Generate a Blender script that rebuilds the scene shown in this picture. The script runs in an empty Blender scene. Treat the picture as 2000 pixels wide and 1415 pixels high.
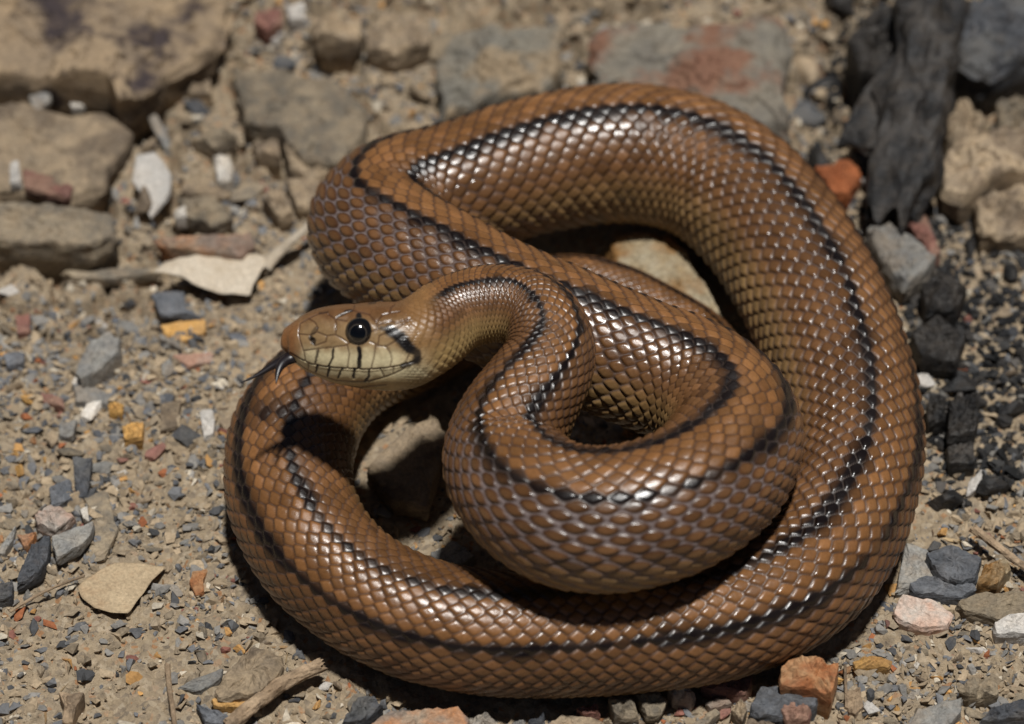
import bpy, bmesh, math, random
import numpy as np
from mathutils import Vector, Matrix

# ------------------------------------------------------------------ camera, sky, sun, exposure
MM = 0.001
scene = bpy.context.scene
COL = scene.collection
cam_data = bpy.data.cameras.new("camera")
cam = bpy.data.objects.new("camera", cam_data)
COL.objects.link(cam)
scene.camera = cam
cam_data.lens = 105
cam_data.sensor_width = 36
cam_data.clip_start = 0.01
cam_data.clip_end = 60
cam.location = (0, -0.68 * math.cos(math.radians(45)), 0.015 + 0.68 * math.sin(math.radians(45)))
cam.rotation_euler = (math.radians(45), 0, 0)
cam_data.dof.use_dof = True
cam_data.dof.focus_distance = 0.640
cam_data.dof.aperture_fstop = 9.5
cam_data.dof.aperture_blades = 7

SUN_EL, SUN_AZ = 83.0, 145.0          # azimuth in degrees from +Y towards +X
world = bpy.data.worlds.new("World")
scene.world = world
world.use_nodes = True
wn = world.node_tree.nodes
wl = world.node_tree.links
bg = wn["Background"]
sky = wn.new("ShaderNodeTexSky")
sky.sky_type = 'NISHITA'
sky.sun_disc = False
sky.sun_elevation = math.radians(SUN_EL)
sky.sun_rotation = math.radians(SUN_AZ)
wl.new(sky.outputs[0], bg.inputs[0])
bg.inputs[1].default_value = 0.018
sun_data = bpy.data.lights.new("sun", 'SUN')
sun_data.energy = 5.0
sun_data.angle = math.radians(4.0)
sun_data.color = (1.0, 0.98, 0.945)
sun = bpy.data.objects.new("sun", sun_data)
COL.objects.link(sun)
_d = Vector((math.sin(math.radians(SUN_AZ)) * math.cos(math.radians(SUN_EL)),
             math.cos(math.radians(SUN_AZ)) * math.cos(math.radians(SUN_EL)),
             math.sin(math.radians(SUN_EL))))
sun.rotation_euler = _d.to_track_quat('Z', 'Y').to_euler()
sun.location = _d * 2
vs = scene.view_settings
vs.view_transform = 'Standard'
vs.look = 'None'
vs.gamma = 1
vs.use_curve_mapping = False
vs.exposure = -0.22
scene.render.engine = 'CYCLES'

rng = np.random.default_rng(7)

# ------------------------------------------------------------------ numeric helpers
def srgb(r, g, b):
    def f(c):
        c /= 255.0
        return c / 12.92 if c <= 0.04045 else ((c + 0.055) / 1.055) ** 2.4
    return (f(r), f(g), f(b))

def sstep(a, b, x):
    t = np.clip((x - a) / (b - a), 0, 1)
    return t * t * (3 - 2 * t)

def hash01(*k):
    h = np.zeros_like(np.asarray(k[0], dtype=np.float64))
    for n, q in enumerate(k):
        h = h + np.asarray(q, dtype=np.float64) * (127.1 + 184.6 * n + 0.173 * n * n)
    return np.modf(np.abs(np.sin(h) * 43758.5453))[0]

def vnoise3(p, seed=0):
    p = np.asarray(p, dtype=np.float64)
    i = np.floor(p)
    f = p - i
    f = f * f * (3 - 2 * f)
    out = 0
    for dx in (0, 1):
        for dy in (0, 1):
            for dz in (0, 1):
                w = (f[..., 0] if dx else 1 - f[..., 0]) * (f[..., 1] if dy else 1 - f[..., 1]) * (f[..., 2] if dz else 1 - f[..., 2])
                out = out + w * hash01(i[..., 0] + dx, i[..., 1] + dy, i[..., 2] + dz + 17.3 * seed)
    return out

def fbm(p, octaves=4, seed=0, gain=0.5):
    a, s, n = 1.0, 0.0, 0.0
    p = np.asarray(p, dtype=np.float64)
    for o in range(octaves):
        s = s + a * (vnoise3(p, seed + o) - 0.5)
        n += a
        a *= gain
        p = p * 2.03 + 5.1
    return s / n * 2

def mesh_from(name, verts, faces, smooth=False):
    me = bpy.data.meshes.new(name)
    verts = np.asarray(verts, dtype=np.float32)
    if isinstance(faces, np.ndarray):
        nf, k = faces.shape
        me.vertices.add(len(verts))
        me.vertices.foreach_set("co", verts.ravel())
        me.loops.add(nf * k)
        me.loops.foreach_set("vertex_index", faces.astype(np.int32).ravel())
        me.polygons.add(nf)
        me.polygons.foreach_set("loop_start", np.arange(0, nf * k, k, dtype=np.int32))
        me.polygons.foreach_set("loop_total", np.full(nf, k, dtype=np.int32))
        me.update(calc_edges=True)
    else:
        me.from_pydata([tuple(v) for v in verts], [], faces)
        me.update()
    me.polygons.foreach_set("use_smooth", np.full(len(me.polygons), smooth))
    return me

def link(name, me, mat=None, parent=None):
    o = bpy.data.objects.new(name, me)
    COL.objects.link(o)
    if mat is not None and me is not None and not me.materials:
        me.materials.append(mat)
    if parent is not None:
        o.parent = parent
    return o

def tag(o, label=None, cat=None, group=None, kind=None):
    if label: o["label"] = label
    if cat: o["category"] = cat
    if group: o["group"] = group
    if kind: o["kind"] = kind
    return o

def set_col(me, name, arr):
    a = me.attributes.new(name, 'FLOAT_COLOR', 'POINT')
    c = np.ones((len(me.vertices), 4), dtype=np.float32)
    c[:, :3] = arr
    a.data.foreach_set("color", c.ravel())

def set_val(me, name, arr):
    a = me.attributes.new(name, 'FLOAT', 'POINT')
    a.data.foreach_set("value", np.asarray(arr, dtype=np.float32))

# ------------------------------------------------------------------ materials
def new_mat(name):
    m = bpy.data.materials.new(name)
    m.use_nodes = True
    nt = m.node_tree
    return m, nt, nt.nodes["Principled BSDF"]

def noise(nt, vec, scale, detail=5, rough=0.6):
    n = nt.nodes.new("ShaderNodeTexNoise")
    n.inputs["Scale"].default_value = scale
    n.inputs["Detail"].default_value = detail
    n.inputs["Roughness"].default_value = rough
    nt.links.new(vec, n.inputs["Vector"])
    return n.outputs["Fac"]

def ramp(nt, fac, stops):
    r = nt.nodes.new("ShaderNodeValToRGB")
    e = r.color_ramp.elements
    while len(e) < len(stops):
        e.new(0.5)
    for k, (p, c) in enumerate(stops):
        e[k].position = p
        e[k].color = (c[0], c[1], c[2], 1) if hasattr(c, '__len__') else (c, c, c, 1)
    nt.links.new(fac, r.inputs[0])
    return r.outputs[0]

def mixc(nt, fac, a, b, mode='MIX'):
    m = nt.nodes.new("ShaderNodeMix")
    m.data_type = 'RGBA'
    m.blend_type = mode
    for sock, v in ((m.inputs[0], fac), (m.inputs[6], a), (m.inputs[7], b)):
        if hasattr(v, 'default_value') or hasattr(v, 'is_linked'):
            nt.links.new(v, sock)
        elif hasattr(v, '__len__'):
            sock.default_value = (v[0], v[1], v[2], 1)
        else:
            sock.default_value = v
    return m.outputs[2]

def math_n(nt, op, a, b):
    m = nt.nodes.new("ShaderNodeMath")
    m.operation = op
    for s, v in ((m.inputs[0], a), (m.inputs[1], b)):
        if hasattr(v, 'is_linked'):
            nt.links.new(v, s)
        else:
            s.default_value = v
    return m.outputs[0]

def bump(nt, h, strength, dist, normal=None):
    b = nt.nodes.new("ShaderNodeBump")
    b.inputs["Strength"].default_value = strength
    b.inputs["Distance"].default_value = dist
    nt.links.new(h, b.inputs["Height"])
    if normal is not None:
        nt.links.new(normal, b.inputs["Normal"])
    return b.outputs[0]

def rock_mat(name, base, alt, stain, stain_amt=0.5, layered=False, rough=0.85, dust=0.25, scale=1.0):
    m, nt, p = new_mat(name)
    tc = nt.nodes.new("ShaderNodeTexCoord")
    oi = nt.nodes.new("ShaderNodeObjectInfo")
    add = nt.nodes.new("ShaderNodeVectorMath")
    add.operation = 'ADD'
    nt.links.new(tc.outputs["Object"], add.inputs[0])
    nt.links.new(oi.outputs["Location"], add.inputs[1])
    v = add.outputs[0]
    n1 = noise(nt, v, 170 * scale, 6, 0.62)
    n2 = noise(nt, v, 90 * scale, 5, 0.6)
    n3 = noise(nt, v, 1400 * scale, 4, 0.7)
    c = mixc(nt, ramp(nt, n1, [(0.35, 0.0), (0.65, 1.0)]), base, alt)
    c = mixc(nt, math_n(nt, 'MULTIPLY', ramp(nt, n2, [(0.48, 0.0), (0.58, 1.0)]), stain_amt), c, stain)
    # soil dust lying on it
    n4 = noise(nt, v, 260 * scale, 6, 0.7)
    c = mixc(nt, math_n(nt, 'MULTIPLY', ramp(nt, n4, [(0.45, 0.0), (0.7, 1.0)]), dust), c, srgb(164, 140, 110))
    val = ramp(nt, n3, [(0.25, 0.62), (0.75, 1.3)])
    c = mixc(nt, 1.0, c, val, 'MULTIPLY')
    rv = math_n(nt, 'ADD', math_n(nt, 'MULTIPLY', oi.outputs["Random"], 0.45), 0.78)
    cr = nt.nodes.new("ShaderNodeCombineColor")
    for k in range(3):
        nt.links.new(rv, cr.inputs[k])
    c = mixc(nt, 1.0, c, cr.outputs[0], 'MULTIPLY')
    nt.links.new(c, p.inputs["Base Color"])
    p.inputs["Roughness"].default_value = rough
    p.inputs["Specular IOR Level"].default_value = 0.3
    b = bump(nt, n1, 0.8, 0.0010)
    b = bump(nt, n3, 0.7, 0.00035, b)
    if layered:
        mp = nt.nodes.new("ShaderNodeMapping")
        mp.inputs["Scale"].default_value = (0.16, 1.0, 1.6)
        nt.links.new(v, mp.inputs[0])
        n5 = noise(nt, mp.outputs[0], 900, 5, 0.6)
        b = bump(nt, n5, 0.7, 0.0005, b)
    nt.links.new(b, p.inputs["Normal"])
    return m

MATS = {}
def build_mats():
    R = rock_mat
    MATS['tan'] = R("tan_rock", srgb(162, 143, 117), srgb(130, 116, 98), srgb(96, 84, 72), 0.75, False, dust=0.3)
    MATS['tan_purple'] = R("tan_rock_purple_stain", srgb(164, 142, 113), srgb(136, 119, 99), srgb(62, 53, 54), 1.0, False, dust=0.25, scale=0.55)
    MATS['buff'] = R("buff_rock", srgb(152, 137, 114), srgb(122, 112, 97), srgb(86, 83, 78), 0.6, True, dust=0.35)
    MATS['grey'] = R("grey_slate", srgb(142, 140, 134), srgb(114, 113, 111), srgb(150, 128, 100), 0.3, True, dust=0.2)
    MATS['blue'] = R("blue_grey_slate", srgb(112, 114, 118), srgb(84, 87, 92), srgb(68, 69, 72), 0.5, True, dust=0.08)
    MATS['dark'] = R("dark_slate", srgb(80, 82, 86), srgb(54, 56, 60), srgb(100, 98, 94), 0.5, True, dust=0.08)
    MATS['pale'] = R("pale_grey_stone", srgb(190, 184, 176), srgb(168, 164, 158), srgb(160, 150, 138), 0.3, False, dust=0.12)
    MATS['pink'] = R("pale_pinkish_stone", srgb(176, 168, 158), srgb(186, 156, 138), srgb(190, 142, 118), 0.7, True, dust=0.12)
    MATS['rust'] = R("rust_orange_stone", srgb(164, 108, 66), srgb(156, 126, 94), srgb(130, 74, 42), 0.7, False, dust=0.15)
    MATS['red'] = R("dull_red_stone", srgb(140, 96, 84), srgb(120, 88, 80), srgb(150, 124, 104), 0.5, True, dust=0.15)
    MATS['ochre'] = R("ochre_stone", srgb(192, 148, 84), srgb(176, 138, 88), srgb(140, 102, 64), 0.5, False, dust=0.15)
    MATS['white'] = R("white_quartz", srgb(216, 210, 200), srgb(198, 190, 178), srgb(186, 170, 148), 0.4, False, rough=0.55, dust=0.1)
    MATS['greyrust'] = R("grey_block_rust_patches", srgb(122, 115, 102), srgb(98, 94, 87), srgb(116, 76, 56), 0.8, False, dust=0.15, scale=0.5)
    MATS['greytan'] = R("grey_block_tan_patches", srgb(130, 124, 111), srgb(106, 103, 96), srgb(156, 134, 104), 0.7, False, dust=0.2, scale=0.5)
    MATS['cream'] = R("cream_and_ochre_stone", srgb(152, 142, 120), srgb(134, 112, 78), srgb(128, 92, 50), 0.95, False, rough=0.6, dust=0.05, scale=0.6)
    MATS['multi'] = R("multicoloured_stone", srgb(150, 134, 116), srgb(176, 116, 70), srgb(108, 104, 100), 0.7, False, dust=0.15, scale=0.8)
    MATS['char'] = R("charcoal", srgb(40, 39, 39), srgb(22, 22, 23), srgb(70, 66, 62), 0.5, True, rough=0.55, dust=0.06)
    MATS['wood'] = R("weathered_wood", srgb(164, 142, 116), srgb(128, 108, 86), srgb(62, 54, 48), 0.6, True, dust=0.15)
    MATS['bark'] = R("orange_bark", srgb(150, 88, 52), srgb(124, 70, 40), srgb(104, 56, 30), 0.5, True, dust=0.05)
    MATS['leaf'] = R("dry_pale_leaf", srgb(190, 178, 160), srgb(172, 158, 138), srgb(160, 140, 112), 0.3, False, rough=0.75, dust=0.1)
    MATS['tanleaf'] = R("dry_tan_leaf", srgb(178, 158, 128), srgb(160, 140, 112), srgb(146, 110, 76), 0.3, False, rough=0.8, dust=0.15)
build_mats()

# ------------------------------------------------------------------ ground
def ground_h(x, y):
    """height in mm of the soil at x, y in mm"""
    x = np.asarray(x, dtype=np.float64); y = np.asarray(y, dtype=np.float64)
    p = np.stack([x, y, np.zeros_like(x)], -1)
    big = fbm(p / 34.0, 3, 3) * 2.4
    fine = fbm(p / 7.0, 4, 9, 0.6) * 1.3
    r = np.sqrt(((x - 12) / 88) ** 2 + ((y + 5) / 88) ** 2)
    damp = 0.25 + 0.75 * sstep(0.75, 1.05, r)
    back = sstep(85, 240, y) * 22.0
    # lumpy, fissured clods up the slope behind and left of the snake
    rough = np.maximum(sstep(55, 100, y), sstep(-60, -85, x) * sstep(5, 40, y))
    rid = 1 - np.abs(fbm(p / 15.0, 4, 41, 0.55)) * 2.2
    clod = fbm(p / 11.0, 3, 47) * 4.4 - sstep(0.5, 0.9, rid) * 6.0
    pit = np.minimum(fbm(p / 4.2, 3, 61, 0.6) * 2.0, 0.7)
    return (big + fine + pit) * damp - 0.6 + back + clod * rough

def axis_pts(lo, hi, dense_lo, dense_hi, step):
    a = np.arange(dense_lo, dense_hi + step * 0.5, step)
    g, out, d = [], [], step
    v = dense_hi
    while v < hi:
        d *= 1.35; v = min(hi, v + d); out.append(v)
    v, d = dense_lo, step
    while v > lo:
        d *= 1.35; v = max(lo, v - d); g.append(v)
    return np.array(g[::-1] + list(a) + out)

def build_ground():
    xs = axis_pts(-12000, 12000, -165, 165, 0.74)
    ys = axis_pts(-12000, 12000, -135, 235, 0.74)
    X, Y = np.meshgrid(xs, ys)
    Z = ground_h(X, Y)
    far = sstep(250, 900, np.maximum(np.abs(X), np.abs(Y)))
    p = np.stack([X, Y, X * 0], -1)
    Z = Z * (1 - far)
    near = (np.abs(X) < 170) & (np.abs(Y - 50) < 190)
    cr = fbm(p / 2.2, 3, 21, 0.65)
    Z = Z + np.where(near, cr * 1.0, 0)
    nx, ny = len(xs), len(ys)
    V = np.stack([X, Y, Z], -1).reshape(-1, 3) * MM
    a = (np.arange(ny - 1)[:, None] * nx + np.arange(nx - 1)[None]).ravel()
    F = np.stack([a, a + 1, a + nx + 1, a + nx], 1)
    me = mesh_from("ground", V, F, True)
    m, nt, bs = new_mat("gritty_tan_soil")
    geo = nt.nodes.new("ShaderNodeNewGeometry")
    v = geo.outputs["Position"]
    n1 = noise(nt, v, 28, 6, 0.6)
    n2 = noise(nt, v, 420, 6, 0.7)
    n3 = noise(nt, v, 1500, 4, 0.7)
    c = ramp(nt, n1, [(0.3, srgb(132, 118, 100)), (0.55, srgb(164, 145, 118)), (0.75, srgb(146, 134, 118))])
    c = mixc(nt, 1.0, c, ramp(nt, n2, [(0.3, 0.45), (0.7, 1.25)]), 'MULTIPLY')
    vo = nt.nodes.new("ShaderNodeTexVoronoi")
    vo.inputs["Scale"].default_value = 900
    nt.links.new(v, vo.inputs["Vector"])
    sc = nt.nodes.new("ShaderNodeSeparateColor")
    nt.links.new(vo.outputs["Color"], sc.inputs[0])
    grain = ramp(nt, sc.outputs[0], [(0.0, srgb(110, 104, 98)), (0.25, srgb(164, 147, 124)), (0.6, srgb(174, 156, 130)), (0.9, srgb(196, 182, 160)), (0.985, srgb(176, 116, 66))])
    c = mixc(nt, 0.45, c, grain)
    nt.links.new(c, bs.inputs["Base Color"])
    bs.inputs["Roughness"].default_value = 0.95
    bs.inputs["Specular IOR Level"].default_value = 0.15
    b = bump(nt, n2, 0.9, 0.0012)
    b = bump(nt, n3, 0.8, 0.0005, b)
    nt.links.new(b, bs.inputs["Normal"])
    o = link("ground", me, m)
    tag(o, "dry gritty tan soil under the coiled snake", "ground", kind="structure")
build_ground()

# ------------------------------------------------------------------ rocks
def slab_verts(poly, thick, seed, lump=0.18, jag=0.05, n=None, rings=None, dome=0.08, strata=0.5):
    """poly: outline of the top in mm, around its own origin; returns verts (mm) and quads of a closed fractured rock"""
    poly = np.asarray(poly, dtype=np.float64)
    q = np.vstack([poly, poly[:1]])
    d = np.r_[0, np.cumsum(np.linalg.norm(np.diff(q, axis=0), axis=1))]
    size = d[-1] / math.pi
    n = n or int(np.clip(d[-1] / 0.9, 26, 170))
    t = np.linspace(0, d[-1], n, endpoint=False)
    ox, oy = np.interp(t, d, q[:, 0]), np.interp(t, d, q[:, 1])
    c = poly.mean(0)
    m_in = rings or int(np.clip(size / 2.0, 4, 30))
    prof = [(0.86, 0.0), (0.95, 0.12), (0.99, 0.3), (1.0, 0.5), (1.0, 0.7), (0.985, 0.86), (0.955, 0.96)]
    for k in range(m_in):
        f = 1 - (k + 1) / (m_in + 0.5)
        prof.append((0.93 * f, 1.0 + dome * (1 - f * f)))
    V = []
    for k, (sc, zf) in enumerate(prof):
        x = c[0] + (ox - c[0]) * sc
        y = c[1] + (oy - c[1]) * sc
        V.append(np.stack([x, y, np.full(n, zf * thick)], 1))
    V.append(np.array([[c[0], c[1], thick * (1 + dome)]]))
    V.append(np.array([[c[0], c[1], 0.0]]))
    V = np.vstack(V)
    R = len(prof)
    ang = np.arctan2(V[:, 1] - c[1], V[:, 0] - c[0])
    rad = np.hypot(V[:, 0] - c[0], V[:, 1] - c[1]) / (size / 2)
    # broken outline: coarse facets that change by layer of the stone
    lay = np.floor(V[:, 2] / max(thick, .01) * 3.2 + 0.3)
    e1 = fbm(np.stack([V[:, 0] / (size * .16), V[:, 1] / (size * .16), lay * strata * 3 + seed], -1), 3, seed)
    V[:, :2] = c + (V[:, :2] - c) * (1 + (jag * 1.5 * e1 * np.clip(rad, 0, 1))[:, None])
    top = sstep(0.5, 0.95, V[:, 2] / thick)
    e2 = fbm(np.stack([V[:, 0] / (size * .28), V[:, 1] / (size * .28), np.full(len(V), seed * 1.7)], -1), 4, seed + 5, 0.55)
    step = np.round(e2 * 4) / 4
    V[:, 2] += top * lump * thick * (0.55 * step + 0.45 * e2) * 1.6
    e3 = fbm(V / max(size * .07, .5), 2, seed + 9)
    V[:, 2] += e3 * min(thick * 0.12, 1.1) * top
    F = []
    idx = np.arange(n)
    nxt = (idx + 1) % n
    for k in range(R - 1):
        a = k * n
        F += [(a + i, a + j, a + n + j, a + n + i) for i, j in zip(idx, nxt)]
    ct, cb = R * n, R * n + 1
    F += [((R - 1) * n + i, (R - 1) * n + j, ct) for i, j in zip(idx, nxt)]
    F += [(j, i, cb) for i, j in zip(idx, nxt)]
    return V, F

def rock(name, label, cat, matk, poly, thick, seed, group=None, lump=0.2, jag=0.075, tilt=(0, 0), lift=0.0, dome=0.08, sink=0.8):
    poly = np.asarray(poly, dtype=np.float64)
    if np.sum(poly[:, 0] * np.roll(poly[:, 1], -1) - poly[:, 1] * np.roll(poly[:, 0], -1)) < 0:
        poly = poly[::-1]
    c = poly.mean(0)
    V, F = slab_verts(poly - c, thick, seed, lump, jag, dome=dome)
    if lift == 0 and thick > 3.5:
        V[V[:, 2] < 0.06 * thick, 2] -= 3.5          # rooted in the soil
    me = mesh_from(name, V * MM, F, False)
    o = link(name, me, MATS[matk])
    rr = np.random.default_rng(seed).random((160, 2))
    bb = poly.min(0) + rr * (poly.max(0) - poly.min(0))
    gz = float(np.percentile(ground_h(bb[:, 0], bb[:, 1]), 72 if c[1] > 40 else 55))
    o.location = (c[0] * MM, c[1] * MM, (gz - sink + lift) * MM)
    o.rotation_euler = (math.radians(tilt[0]), math.radians(tilt[1]), 0)
    tag(o, label, cat, group)
    return o

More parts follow.
